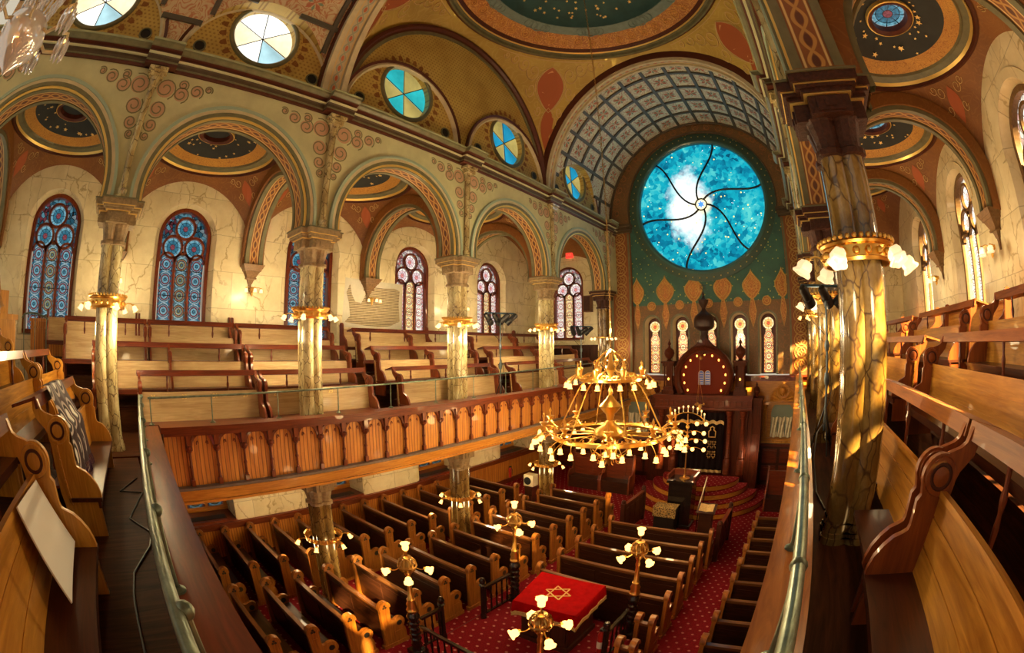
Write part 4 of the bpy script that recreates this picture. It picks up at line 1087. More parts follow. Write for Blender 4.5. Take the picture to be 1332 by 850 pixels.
p = MB(); p.box(-.08, .06, 0, YE - 1.5, -.6, .34); p.build('beadboard_panel', MAT['beadboard'], root, smooth=False)
RZ = -.055
root = thing('gallery_parapet', 'dark red wooden ledge of rear gallery running toward the left corner', 'parapet', (3.5, 1.10, 0), pi + RZ)
p = MB(); p.box(.02, 6.98, -.26, .03, .40, .46); p.box(.02, 6.98, -.22, .02, .34, .40); p.build('top_rail', wood('ledge_red', (.26, .045, .012), (.11, .02, .006), 'x', .3, .3), root, smooth=False)
p = MB(); p.box(.02, 7.0, -.16, -.02, -.6, .34); p.build('panel', MAT['red_wood'], root, smooth=False)
def rail(label, pts, posts, r=.022, collars=()):
    root = thing('pipe_handrail', label, 'handrail', pts[0])
    o = Vector(pts[0]); m = MB(); m.tube([Vector(p) - o for p in pts], r, 10); m.build('pipe', MAT['pipe'], root)
    for (x, y, z0, z1) in posts:
        m = MB(); q = Vector((x, y, 0)) - Vector((o.x, o.y, 0))
        m.tube([(q.x, q.y, z0 - o.z), (q.x, q.y, z1 - o.z)], r * .62, 8); m.lathe([(.05, z0 - o.z), (.05, z0 + .012 - o.z), (.02, z0 + .03 - o.z)], 12, None, q.x, q.y); m.sphere((q.x, q.y, z1 - o.z), r * 1.35, 8, 6)
        m.build('post', MAT['pipe'], root)
def zl(y): return .86 + .0155 * (y - 1.5)
ys_ = [1.5 + 1.22 * i for i in range(14)]
rail('thin grey pipe handrail above the carved left gallery front', [(-3.52, y, zl(y)) for y in (1.60, 5, 9, 13, 17.8)], [(-3.52, y, .46, zl(y)) for y in [1.64] + ys_[1:]], .017)
rail('grey pipe handrail along the right gallery ledge', [(3.60, y, .90) for y in (1.6, 4, 8, 12, 17.6)], [(3.60, y, .46, .90) for y in (2.55, 3.62, 5.3, 7.4, 9.6, 12, 15)], .027)
def yr(x): return 1.10 + .055 * (3.4 - x)
rail('grey pipe handrail along the rear gallery ledge, lower left', [(x, yr(x) - .02, .90) for x in (3.2, 1.5, 0, -2, -3.44)], [(x, yr(x) - .02 + (.03), .46, .90) for x in (2.3, 1.4, .2, -1.2, -2.4, -3.40)], .026)
LAMPS = []
M = MAT
# ------------------------------------------------------------------ gallery pews
def text_mesh(txt, size, mat, parent, loc, rot, name='seat_number'):
    cu = bpy.data.curves.new(name, 'FONT'); cu.body = txt; cu.size = size; cu.align_x = 'CENTER'; cu.align_y = 'CENTER'; cu.extrude = .0015
    o = bpy.data.objects.new(name, cu); COL.objects.link(o)
    dg = bpy.context.evaluated_depsgraph_get(); me = bpy.data.meshes.new_from_object(o.evaluated_get(dg)); me.name = name
    bpy.data.objects.remove(o); bpy.data.curves.remove(cu)
    me.materials.clear(); me.materials.append(mat)
    o = bpy.data.objects.new(name, me); COL.objects.link(o); o.parent = parent; o.location = loc; o.rotation_euler = rot
    return o
EP = {}
def end_panel_mesh(mat):
    if mat.name in EP: return EP[mat.name]
    mb = MB()
    pts = [(.03, 0), (.03, .30), (.0, .345), (.005, .40), (.03, .475), (.075, .54), (.13, .59), (.19, .615), (.215, .63), (.225, .66), (.23, .80), (.255, .83)]
    pts += [(.365 + .125 * cos(a), .93 + .125 * sin(a)) for a in [pi * 1.12 - i * (pi * .72) / 9 for i in range(10)]]
    pts += [(.405, 1.052), (.44, 1.062), (.49, 1.075), (.53, 1.10), (.555, 1.16), (.58, 1.20), (.625, 1.17), (.625, 1.10), (.595, 1.03), (.55, .985), (.505, .945), (.482, .90), (.470, .85), (.455, .78), (.44, .40), (.42, .30), (.42, 0)]
    mb.prism(pts, -.024, .024, 'yz')
    for s in (-1, 1):
        t = Matrix.Translation((s * .024, .365, .93)) @ Matrix.Rotation(s * pi / 2, 4, 'Y')
        mb.cm = 0; mb.lathe([(.112, 0), (.106, .016), (.080, .016)], 20, t); mb.cm = 1; mb.lathe([(.080, .016), (.076, .003), (.060, .003), (.056, .016)], 20, t); mb.cm = 0; mb.lathe([(.056, .016), (.02, .022), (.001, .022)], 20, t)
    o = mb.build('end_panel', [mat, M['maroon']]); EP[mat.name] = o.data
    bpy.data.objects.remove(o); return EP[mat.name]
def spindle_mesh():
    if 'sp' in EP: return EP['sp']
    mb = MB(); h = .66
    mb.lathe([(.022, 0), (.03, .04), (.018, .08), (.016, .14), (.026, .17), (.026, .20), (.015, .24), (.022, .33), (.022, .36), (.015, .42), (.026, .48), (.026, .51), (.016, .55), (.02, h)], 8)
    o = mb.build('spindle', M['red_wood_z']); EP['sp'] = o.data; bpy.data.objects.remove(o); return EP['sp']
def child(mesh, name, parent, loc):
    o = bpy.data.objects.new(name, mesh); COL.objects.link(o); o.parent = parent; o.location = loc; return o
def gallery_pew(L, label, loc, rz, pal, group, board=True, mids=(), rise=.48, notch=None, sx=True):
    # local x along the seat, y from the front edge backwards, z up
    back, endm, seatm, boardm = pal
    root = thing('gallery_pew', label, 'pew', loc, rz, group)
    mb = MB()
    if notch:
        a, b, d = notch
        mb.prism([(0, .02), (a, .02), (a, d), (b, d), (b, .02), (L, .02), (L, .36), (0, .36)], .325, .36)
    else: mb.box(0, L, .0, .36, .325, .36); mb.box(0, L, .02, .05, .27, .325)
    mb.build('seat', seatm, root, smooth=False)
    mb = MB()
    T = Matrix.Translation((0, .33, .30)) @ Matrix.Rotation(-.11, 4, 'X')
    mb.box(.0, L, 0, .022, .0, .22, T); mb.box(0, L, .008, .02, .22, .235, T); mb.box(0, L, 0, .022, .235, .395, T); mb.box(0, L, .008, .02, .395, .41, T); mb.box(0, L, 0, .022, .41, .52, T)
    mb.box(0, L, -.012, .034, .52, .555, T)
    mb.build('backrest', back, root, smooth=False)
    if board:
        mb = MB(); T = Matrix.Translation((0, .60, 1.185)) @ Matrix.Rotation(-.25, 4, 'X')
        mb.box(0, L, -.02, .27, -.013, .013, T); mb.box(0, L, -.03, .0, -.085, .016, T)
        mb.build('book_board', boardm, root, smooth=False)
        n = max(1, int(round(L / 1.25)))
        for i in range(n):
            child(spindle_mesh(), 'spindle', root, (L * (i + .5) / n, .60, 1.11 - .66))
        mb = MB(); mb.box(0, L, .44, .52, .45, .47); mb.build('back_shelf', boardm, root, smooth=False)
    em = end_panel_mesh(endm)
    if board:
        for x in (.048, L - .048) + tuple(mids): child(em, 'end_panel', root, (x, 0, 0))
    else:
        for x in (.024, L - .024):
            mb = MB(); mb.prism([(.03, 0), (.03, .33), (.10, .55), (.20, .62), (.26, .70), (.28, .92)] + [(.36 + .08 * cos(a), .95 + .08 * sin(a)) for a in [pi - i * pi / 8 for i in range(9)]] + [(.44, .90), (.44, 0)], -.025, .025, 'yz')
            mb.build('end_panel', endm, root, (x, 0, 0), smooth=False)
    return root
PL = (M['pale_y'], M['red_wood_z'], M['red_wood'], M['red_wood'])
PL = (wood('pale_x', (.62, .45, .23), (.42, .27, .115), 'x', .45, .1), M['red_wood_z'], M['red_wood'], M['red_wood'])
PR = (M['honey'], wood('end_chestnut', (.34, .085, .016), (.17, .035, .008), 'z', .36, .2), wood('seat_dark', (.11, .026, .009), (.04, .010, .004), 'x', .35, .2), wood('board_chestnut', (.42, .135, .022), (.20, .055, .010), 'x', .45, .08))
PB = (M['honey'], M['honey_z'], bpy.data.materials['seat_dark'], M['red_wood'])
RN = ('front row', 'second row', 'third row', 'row by the wall')
segs = [[(1.48, 3.97), (3.99, 6.55), (7.30, 10.80), (11.5, 14.25), (14.27, 16.9)],
        [(.51, 4.02), (4.04, 6.63), (7.38, 11.07), (11.67, 14.32), (14.35, 17.2)],
        [(-.29, 1.83), (1.85, 4.07), (4.09, 6.72), (7.45, 11.16), (11.88, 14.3), (14.33, 16.2)],
        [(-.9, 1.62), (1.65, 4.15), (4.18, 6.7), (7.5, 10.78), (11.85, 15.5)]]
for k, row in enumerate(segs):
    for i, (a, b) in enumerate(row):
        pw = gallery_pew(b - a, 'pale-backed left gallery pew, %s, %s from the near end' % (RN[k], ORD[i]), (-(4.10 + k * (1 if k < 3 else .97)), a, .48 * min(k, 2) + (.34 if k == 3 else 0)), pi / 2, PL, 'pews of the left gallery, ' + RN[k], k < 3, mids=((b - a) / 2,) if b - a > 3 and k else ())
        if k == 0 and i < 2:
            for j, tx in enumerate(('35', '33', '31', '29')[0 if i == 0 else 4:] if i == 0 else ('27', '25', '23')):
                text_mesh(tx, .11, M['gilt_line'], pw, (.30 + .62 * j, .365, .765), (pi / 2 - .11, 0, 0))
segr = [[(1.25, 3.55), (3.60, 6.95), (7.7, 11.2), (11.9, 16)], [(3.0, 6.88), (7.78, 11.3), (11.95, 16)], [(3.6, 6.9), (7.70, 11.28), (11.95, 16)], [(4.0, 6.8), (7.75, 11.2), (11.95, 16)]]
for k, row in enumerate(segr):
    for i, (a, b) in enumerate(row):
        lab = 'honey-coloured right gallery pew, %s, %s from the camera' % (RN[k], ORD[i])
        if k == 0 and i == 0: lab = 'long honey-backed pew filling the bottom right corner'
        if k == 0 and i == 1: lab = 'right gallery pew whose roundel end panel stands right of the huge column base'
        nt = (b - 5.22, b - 4.55, .34) if k == 0 and i == 1 else ((b - 9.2, b - 8.55, .34) if k == 0 and i == 2 else ((b - 13.2, b - 12.55, .34) if k == 0 and i == 3 else None))
        gallery_pew(b - a, lab, (4.10 + k, b, .48 * min(k, 2) + (.34 if k == 3 else 0)), -pi / 2, PR, 'pews of the right gallery, ' + RN[k], k < 3, notch=nt)
def rear(x): return (.70 + .055 * (1 - x))
for k, row in enumerate([[(.45, 3.6), (-3.0, -.50)], [(-.8, 3.0), (-3.25, -.86), (-5.35, -3.3)], [(-4.6, -.4)]]):
    for i, (a, b) in enumerate(row):
        lab = (('rear gallery pew with a white board leaning on it, bottom left corner', 'rear gallery pew with a patterned shawl over its book board'), ('rear gallery pew, second row, at the left picture edge behind the white board', 'rear gallery pew, second row, behind the shawl', 'rear gallery pew, second row, farthest from the camera'), ('rear gallery pew at the left edge below the curved cabinet',))[k][i]
        gallery_pew(b - a, lab, (b, rear(b) - .95 * k, .30 * k), pi + RZ, PB, 'pews of the rear gallery', True)
mb = MB()
mb.box(-8.0, 3.6, YB, .06, 0, .30); mb.box(-8.0, 3.6, YB, -.9, .3, .6); struct(mb.build('floor_rear_tier', M['floor_wood'], rz=RZ, loc=(.05, .10, 0), smooth=False))
# ------------------------------------------------------------------ ground floor pews
GP = {}
def ground_end():
    if 'e' in GP: return GP['e'], GP['t']
    mb = MB()
    post = [(-.10, .08), (-.10, .96)] + [(.0 + .10 * cos(a), .96 + .10 * sin(a)) for a in [pi - i * pi / 10 for i in range(1, 10)]] + [(.10, .96), (.10, .62), (.14, .60)]
    post += [(.27 + .135 * cos(a), .50 + .135 * sin(a)) for a in [pi * .72 - i * pi * 1.12 / 10 for i in range(11)]] + [(.38, .36), (.40, .28), (.40, .08)]
    mb.prism(post, -.035, .035, 'yz')
    mb.box(-.05, .05, -.14, .44, 0, .08)
    fn = lambda a, r, d: (d, r * cos(a), .96 + r * sin(a))
    arcsweep(mb, [(.085, -.05), (.12, -.05), (.12, .05), (.085, .05)], fn, -.2, pi + .2, 14)
    for x in (-.042, .042): mb.box(min(x, x * .8), max(x, x * .8), -.055, .055, .45, .80); mb.box(min(x, x * .8), max(x, x * .8), .15, .33, .12, .33)
    mb.cm = 1
    for s in (-1, 1):
        for q in range(3):
            a = pi / 2 + q * 2 * pi / 3; mb.add([(s * .0365, .028 * cos(a) + .024 * cos(2 * pi * i / 10), .96 + .028 * sin(a) + .024 * sin(2 * pi * i / 10)) for i in range(10)], [tuple(range(10))])
        mb.add([(s * .0365, .27 + .06 * cos(2 * pi * i / 14), .50 + .06 * sin(2 * pi * i / 14)) for i in range(14)], [tuple(range(14))])
    GP['e'] = mb.build('end_panel', [M['pew_end'], M['black']], ang=35).data; GP['t'] = None
    for o in list(bpy.data.objects):
        if o.data is GP['e']: bpy.data.objects.remove(o)
    return GP['e'], GP['t']
def ground_pew(x0, x1, y, label, group, z=ZG, shelf=False):
    root = thing('sanctuary_pew', label, 'pew', (x0, y, z), 0, group); L = x1 - x0; k = round(L, 2)
    if ('b', k) not in GP:
        mb = MB(); T = Matrix.Translation((0, .0, .10)) @ Matrix.Rotation(.06, 4, 'X')
        mb.box(.03, L - .03, -.015, .015, 0, .80, T)
        for i in range(max(1, int(L / .7))):
            w_ = (L - .1) / max(1, int(L / .7)); mb.box(.05 + i * w_ + .06, .05 + (i + 1) * w_ - .06, -.025, -.015, .30, .66, T)
        GP['b', k] = mb.build('backrest', M['dark_wood'], smooth=False).data
        mb = MB(); T2 = Matrix.Translation((0, -.05, .90))
        mb.box(.03, L - .03, -.045, .04, 0, .035, T2); mb.box(.03, L - .03, -.03, .03, -.03, 0, T2)
        if shelf: mb.box(.03, L - .03, -.20, -.02, -.20, -.17, T2)
        GP['r', k] = mb.build('top_rail', M['rail_wood'], smooth=False).data
        mb = MB(); mb.box(.03, L - .03, .02, .40, .385, .42); mb.box(.03, L - .03, .33, .36, .05, .385); GP['s', k] = mb.build('seat', M['dark_wood'], smooth=False).data
        for o in list(bpy.data.objects):
            if o.data in (GP['b', k], GP['r', k], GP['s', k]): bpy.data.objects.remove(o)
    for q, nm in (('b', 'backrest'), ('r', 'top_rail'), ('s', 'seat')): child(GP[q, k], nm, root, (0, 0, 0))
    e, t = ground_end()
    for x in (0, L):
        child(e, 'end_panel', root, (x, 0, 0))
    return root
M['rail_wood'] = wood('rail_wood', (.24, .10, .032), (.10, .035, .012), 'x', .3, .35)
def sy(y): return 1.106 + 1.0212 * (y - 1.106)
for k in range(15):
    y = sy(1.95 + .698 * k); d = y - 1.2
    ground_pew(-6.86 + .012 * d, -4.76 + .012 * d, y, 'dark pew along the wainscot under the left gallery, %s row from the near end' % ORD[k], 'pews along the left wall')
for k in range(16):
    y = sy(1.91 + .693 * k); d = y - 1.2
    ground_pew(-4.02 + .033 * d, -2.20 + .043 * d, y, 'dark pew in the middle-left block between red carpet aisles, %s row from the near end' % ORD[k], 'pews left of the reading platform')
for k, y in enumerate((7.72, 8.47, 9.24, 9.98)):
    ground_pew(-.95, 1.74, sy(y), 'dark pew in the block behind the red-covered table, %s row from the table' % ORD[k], 'pews between the reading platform and the ark')
for k, y in enumerate((6.16, 6.89)):
    ground_pew(1.54, 1.78, sy(y) if k else sy(y), ('short dark seat right of the reading platform, nearer the camera', 'short dark seat right of the reading platform, beside the fourth lamp post')[k], 'short seats beside the reading platform')
for k in range(10):
    y = sy(12.12 - .685 * k)
    ground_pew(2.78 - .005 * k, 5.6, y, 'reddish pew right of the red carpet aisle, %s row from the ark' % ORD[k], 'pews right of the carpet aisle')
ground_pew(-.86, 1.80, sy(10.75), 'front pew facing the carpeted ark steps, with tall panelled back', None)
# low panelled barriers running from that pew to the steps
def barrier(label, x0, y0, x1, y1, h=.98):
    L = math.hypot(x1 - x0, y1 - y0); root = thing('low_partition', label, 'partition', (x0, y0, ZG), atan2(y1 - y0, x1 - x0))
    mb = MB(); mb.box(0, L, -.02, .02, .05, h - .05)
    for i in range(4): mb.box(.06 + i * L / 4, L / 4 * (i + 1) - .04, -.035, .035, .12, h - .16)
    mb.build('panel', M['dark_wood'], root, smooth=False)
    mb = MB(); mb.box(-.02, L + .02, -.05, .05, h - .05, h); mb.build('cap_rail', M['red_wood'], root, smooth=False)
    e, t = ground_end()
    for x in (0, L):
        mb = MB(); mb.box(-.06, .06, -.06, .06, 0, h + .04); mb.lathe([(.05, h + .04), (.07, h + .07), (.055, h + .13), (.001, h + .16)], 10); mb.build('end_post', M['dark_wood_z'], root, (x, 0, 0))
barrier('low dark partition left of the ark steps with reddish cap', -.98, 12.0, -.95, 13.5)
barrier('low dark partition right of the front pew, sunlit along its edge', 1.92, 11.35, 1.95, 12.75)
# ------------------------------------------------------------------ lamps
SH = {}
def shade_mesh(kind):
    if kind in SH: return SH[kind]
    mb = MB()
    if kind == 'tulip': mb.lathe([(.014, 0), (.03, -.015), (.038, -.05), (.034, -.075), (.052, -.105)], 14, lobes=5, lob=.10); m = M['bulb']
    if kind == 'tulip_pale': mb.lathe([(.014, 0), (.03, -.015), (.042, -.05), (.036, -.075), (.055, -.10)], 14, lobes=5, lob=.10); m = M['bulb_gallery']
    if kind == 'flower': mb.lathe([(.018, 0), (.05, -.012), (.068, -.05), (.062, -.085), (.085, -.115), (.078, -.13), (.04, -.11)], 20, lobes=5, lob=.12); mb.sphere((0, 0, -.06), .05, 10, 6); m = M['bulb_white']
    if kind == 'rose': mb.lathe([(.016, 0), (.040, -.012), (.052, -.045), (.050, -.075), (.074, -.10), (.066, -.118), (.02, -.10)], 20, lobes=6, lob=.09); m = M['bulb']
    if kind == 'up': mb.lathe([(.02, 0), (.045, .02), (.05, .06), (.045, .09), (.075, .13)], 16, lobes=6, lob=.10); m = M['bulb']
    SH[kind] = mb.build('lamp_shade', m).data
    for o in list(bpy.data.objects):
        if o.data is SH[kind]: bpy.data.objects.remove(o)
    return SH[kind]
def arm_with_shade(root, p0, p1, r=.009, kind='tulip', up=.03, mat='gold', tilt=0.0):
    a, b = Vector(p0), Vector(p1); mid = (a + b) / 2 + Vector((0, 0, up))
    mb = MB(); pts = [a + (b - a) * t + Vector((0, 0, up)) * 4 * t * (1 - t) for t in [i / 8 for i in range(9)]]
    mb.tube(pts, r, 5); mb.lathe([(.022, .02), (.026, 0), (.016, -.01)] if kind != 'up' else [(.016, -.02), (.03, -.01), (.024, .01)], 8, Matrix.Translation(b))
    o = mb.build('arm', M[mat], root)
    c = child(shade_mesh(kind), 'lamp_shade', o, tuple(b))
    if tilt:
        d = (b - a); ang = atan2(d.y, d.x); c.rotation_euler = (Matrix.Rotation(ang, 3, 'Z') @ Matrix.Rotation(-tilt, 3, 'Y')).to_euler()
    return o
def ring_light(label, loc, r, h, n, kind, power, ph=0.0, ra=.20, crown=True, drop=.0):
    root = thing('column_ring_light', label, 'lamp', loc, 0, None)
    mb = MB(); z = h / 2
    mb.lathe([(r, -z), (r + .02, -z), (r + .03, -z * .7), (r + .012, -z * .6), (r + .012, z * .45), (r + .04, z * .55), (r + .05, z * .8), (r + .03, z)], 40)
    mb.lathe([(r + .03, z), (r, z * .9), (r - .01, -z)], 40)
    if crown:
        for i in range(36):
            a = 2 * pi * i / 36; mb.sphere(((r + .05) * cos(a), (r + .05) * sin(a), z + .012), .024, 6, 4)
        for i in range(18):
            a = 2 * pi * i / 18; mb.sphere(((r + .02) * cos(a), (r + .02) * sin(a), -.01), .035, 6, 4)
    for i in range(4):      # braces to the shaft
        a = pi / 4 + i * pi / 2; mb.tube([(r * cos(a), r * sin(a), 0), (.22 * cos(a), .22 * sin(a), 0)], .012, 5)
    mb.build('crown_ring', M['gold'], root)
    for i in range(n):
        a = ph + 2 * pi * i / n
        arm_with_shade(root, ((r + .03) * cos(a), (r + .03) * sin(a), -z * .3), ((r + ra) * cos(a), (r + ra) * sin(a), -z * .3 - drop), .009, kind, .03, 'gold', .55)
    for q in range(2):
        a = ph + q * pi + .4; LAMPS.append(((loc[0] + (r + ra + .22) * cos(a), loc[1] + (r + ra + .22) * sin(a), loc[2] - .38), power, (1, .76, .40)))
    return root
for k in range(4):
    ring_light('gilded crown of lamps around %s' % ('the gallery column nearest the left edge', 'the second gallery column from the left', 'the third gallery column from the left', 'the slender fourth gallery column from the left')[k], (-A, YS[k + 1], 2.26), .31, .19, 6, 'tulip_pale', 42, .35, .19)
ring_light('open cluster of lamps on the dim far left gallery column', (-A, YS[5], 2.0), .27, .06, 6, 'tulip_pale', 8, .2, .2, False)
ring_light('large gilded crown of flower-shaped lamps on the huge right column', (A, YS[2], 2.33), .30, .17, 6, 'flower', 11, -2.05, .17)
ring_light('gilded lamp crown on the column behind the huge right column', (A, YS[3], 2.33), .30, .17, 6, 'flower', 12, -2.2, .17)
ring_light('lamp crown on the third right gallery column, mostly hidden', (A, YS[4], 2.33), .30, .17, 6, 'tulip', 16, -2.2, .17)
for k in range(3):
    ring_light(('thin brass ring of lamps on the nearest lower column', 'thin brass ring of lamps on the middle lower column', 'thin brass ring of lamps on the farthest lower column')[k], (-A, YS[k + 2], -2.15), .33, .09, 6, 'tulip', 16, .25, .2, True)
def sconce(label, loc, rz, kind='tulip_pale', power=38, n=3):
    root = thing('wall_sconce', label, 'lamp', loc, rz, None)      # local -y is into the room
    mb = MB(); mb.lathe([(.001, .06), (.05, .05), (.075, .0), (.06, -.06), (.03, -.10), (.035, -.14), (.001, -.20)], 14, None, 0, -.09); mb.box(-.03, .03, -.09, .0, -.04, .04)
    mb.build('back_plate', M['gold'], root)
    for i in range(n):
        a = -pi / 2 + (i - (n - 1) / 2) * .95; arm_with_shade(root, (.05 * cos(a), -.09 + .05 * sin(a), 0), (.27 * cos(a), -.09 + .27 * sin(a), .0), .008, kind, .04)
    c, s = cos(rz), sin(rz); q = (.0, -.95)
    LAMPS.append(((loc[0] - q[1] * s, loc[1] + q[1] * c, loc[2] - .05), power, (1, .74, .42)))
for k, y in ((1, YS[1]), (2, YS[2]), (3, YS[3]), (4, YS[4])):
    sconce(('three-armed sconce below the wall bracket behind the leftmost column', 'three-armed sconce below the wall bracket between two blue windows', 'three-armed sconce over the exposed lath patch', 'three-armed sconce beside the brightest left window')[k - 1], (-XW + .02 + .16, y, 3.12), pi / 2)
for k, y in ((2, YS[2]), (3, YS[3]), (4, YS[4])):
    sconce(('wall sconce high at the right edge of the right gallery', 'wall sconce between tall windows of the right gallery', 'farthest wall sconce of the right gallery')[k - 2], (XW - .18, y, 3.12), -pi / 2, 'flower' if k < 4 else 'tulip_pale', 28)
for k, y in enumerate((4.75, 8.75, 12.75)):
    sconce(('sconce on marble pier under the left gallery, nearest', 'sconce on marble pier under the left gallery, middle one', 'sconce on marble pier under the left gallery, farthest')[k], (-XG + .0, y, -1.05), pi / 2, 'tulip', 22)
sconce('brass sconce on dark woodwork right of the ark', (1.95, 17.5, -2.1), 0, 'tulip', 10)
# ------------------------------------------------------------------ great chandelier
CX, CY = -.06, 8.886
ch = thing('great_chandelier', 'huge two-tier gilded chandelier hanging below the dome centre', 'chandelier', (CX, CY, 0))
mb = MB()
for i in range(150):
    z = 1.55 + i * .067; mb.tube([(.018 * cos(q * pi / 3) * (1 if i % 2 else 0), .018 * cos(q * pi / 3) * (0 if i % 2 else 1), z + .042 * sin(q * pi / 3)) for q in range(6)], .005, 4, None, True)
mb.build('chain', M['brass'], ch)
def gold_ring(r, z, h, nm):
    mb = MB(); mb.lathe([(r - .03, z), (r, z - h / 2), (r + .03, z - h / 3), (r + .03, z + h / 3), (r, z + h / 2), (r - .03, z)], 56)
    for i in range(40):
        a = 2 * pi * i / 40; mb.sphere((r * cos(a), r * sin(a), z + h / 2 + .02), .022, 6, 4)
    mb.build(nm, M['gold'], ch)
gold_ring(.58, 1.02, .07, 'upper_ring'); gold_ring(1.10, -.06, .10, 'lower_ring')
mb = MB()
for i in range(8):
    a = 2 * pi * i / 8
    mb.tube([(q * cos(a), q * sin(a), z) for q, z in ((.03, 1.58), (.16, 1.50), (.28, 1.38), (.30, 1.28), (.22, 1.20), (.36, 1.14), (.50, 1.12), (.57, 1.04))], .016, 5)
    mb.tube([(.30 * cos(a) + .05 * cos(t), .30 * sin(a), 1.34 + .05 * sin(t)) for t in [j * .7 for j in range(9)]], .008, 4)
mb.lathe([(.03, 1.6), (.08, 1.54), (.03, 1.50), (.05, 1.3), (.10, 1.2), (.04, 1.1), (.03, .95)], 16)
mb.build('crown', M['gold'], ch)
for i in range(6):
    a = 2 * pi * i / 6 + .2; m = MB(); m.tube([(q * cos(a), q * sin(a), z) for q, z in ((.50, 1.0), (.62, .85), (.78, .55), (.92, .25), (1.03, .05), (1.09, -.05))], .014, 6); m.build('suspension_strap', M['gold'], ch)
mb = MB(); mb.lathe([(.001, .92), (.02, .86), (.05, .78), (.03, .72), (.10, .62), (.22, .50), (.18, .44), (.09, .34), (.06, .22), (.12, .14), (.30, .04), (.34, -.04), (.28, -.12), (.10, -.2), (.03, -.22)], 20)
for i in range(12):
    a = 2 * pi * i / 12; mb.tube([(.3 * cos(a), .3 * sin(a), -.04), (1.08 * cos(a), 1.08 * sin(a), -.06)], .012, 5)
mb.build('centre_vase', M['gold'], ch)
mb = MB()
for i in range(8):
    a = 2 * pi * i / 8
    mb.tube([(q * cos(a), q * sin(a), z) for q, z in ((.30, -.10), (.42, -.25), (.36, -.42), (.22, -.50), (.10, -.44), (.08, -.36))], .012, 5)
    mb.tube([(.20 * cos(a) + .06 * cos(t) * cos(a), .20 * sin(a) + .06 * cos(t) * sin(a), -.58 + .06 * sin(t)) for t in [j * .6 for j in range(10)]], .009, 4)
mb.lathe([(.03, -.2), (.05, -.4), (.12, -.5), (.05, -.6), (.03, -.66), (.001, -.70)], 12)
mb.build('pendant', M['gold'], ch)
for i in range(8):          # upper tier, paired drops with urn finials
    a = 2 * pi * i / 8
    for da in (-.16, .16): arm_with_shade(ch, (.58 * cos(a), .58 * sin(a), 1.02), (.86 * cos(a + da), .86 * sin(a + da), .98), .009, 'tulip', .10)
    m = MB(); m.lathe([(.05, 1.05), (.03, 1.10), (.05, 1.18), (.06, 1.22), (.015, 1.26), (.022, 1.31), (.001, 1.36)], 10, None, .66 * cos(a), .66 * sin(a)); m.build('finial', M['gold'], ch)
for i in range(10):          # lower tier clusters
    a = 2 * pi * i / 10 + .1
    for da, q, dz in ((-.17, 1.42, -.12), (-.06, 1.52, -.20), (.06, 1.50, -.06), (.17, 1.42, -.16)): arm_with_shade(ch, (1.12 * cos(a), 1.12 * sin(a), -.06), (q * cos(a + da), q * sin(a + da), dz), .008, 'tulip', .10)
    m = MB(); m.lathe([(.09, .10), (.06, .12), (.03, .16), (.07, .22), (.09, .24), (.02, .25), (.014, .30), (.03, .35), (.001, .42)], 10, None, 1.30 * cos(a), 1.30 * sin(a)); m.tube([(1.1 * cos(a), 1.1 * sin(a), -.02), (1.3 * cos(a), 1.3 * sin(a), .11)], .014, 5); m.build('finial', M['gold'], ch)
for i in range(8):
    a = 2 * pi * i / 8 + .3; arm_with_shade(ch, (.36 * cos(a), .36 * sin(a), -.2), (.62 * cos(a), .62 * sin(a), -.26), .009, 'tulip', .08)
for i in range(6):
    a = 2 * pi * i / 6; LAMPS.append(((CX + 1.75 * cos(a), CY + 1.75 * sin(a), -.25), 20, (1, .66, .28))); 
for i in range(3):
    a = 2 * pi * i / 3 + .5; LAMPS.append(((CX + 1.1 * cos(a), CY + 1.1 * sin(a), .9), 34, (1, .72, .36)))
LAMPS.append(((CX, CY, 1.95), 300, (1, .76, .42)))  # added fill for the upper walls, summing the chandelier; no lamp hangs here
# candelabrum over the lectern
cb = thing('branched_candelabrum', 'fan-shaped candelabrum of candles and globes on a slim pole before the ark', 'candelabrum', (.34, 13.45, -2.235))
mb = MB(); mb.tube([(0, 0, 0), (0, 0, 1.92)], .018, 8); mb.lathe([(.16, 0), (.16, .02), (.05, .05), (.03, .12)], 14)
for z in (.99, 1.27, 1.55): mb.sphere((0, 0, z), .06, 10, 6)
mb.tube([(.56 * sin(t), 0, 1.55 + .42 * cos(t)) for t in [-1.15 + i * .115 * 2 for i in range(11)]], .014, 5)
mb.build('stem', M['gold'], cb)
for i in range(9):
    t = -1.05 + i * 2.1 / 8; m = MB(); m.lathe([(.02, 0), (.024, .01), (.014, .02), (.014, .12)], 8); o = m.build('candle', M['ivory'], cb, (.57 * sin(t), 0, 1.57 + .42 * cos(t)))
    m = MB(); m.sphere((0, 0, .15), .022, 8, 6, 1.5); m.build('flame', M['candle'], o)
for z, q in ((.87, (-.52, -.18, .18, .52)), (1.12, (-.55, -.28, .28, .55)), (1.35, (-.42, -.2, .2, .5)), (1.62, (-.50, -.32, .28, .56))):
    for x in q:
        m = MB(); m.tube([(x * t, -.03 * sin(pi * t), z + .10 * sin(pi * t)) for t in [i / 8 for i in range(9)]], .008, 4); o = m.build('arm', M['gold'], cb)
        m = MB(); m.sphere((x, 0, z + .03), .062, 10, 6); m.build('globe', M['bulb'], o)
LAMPS.append(((.3, 12.9, -.9), 14, (1, .62, .28)))
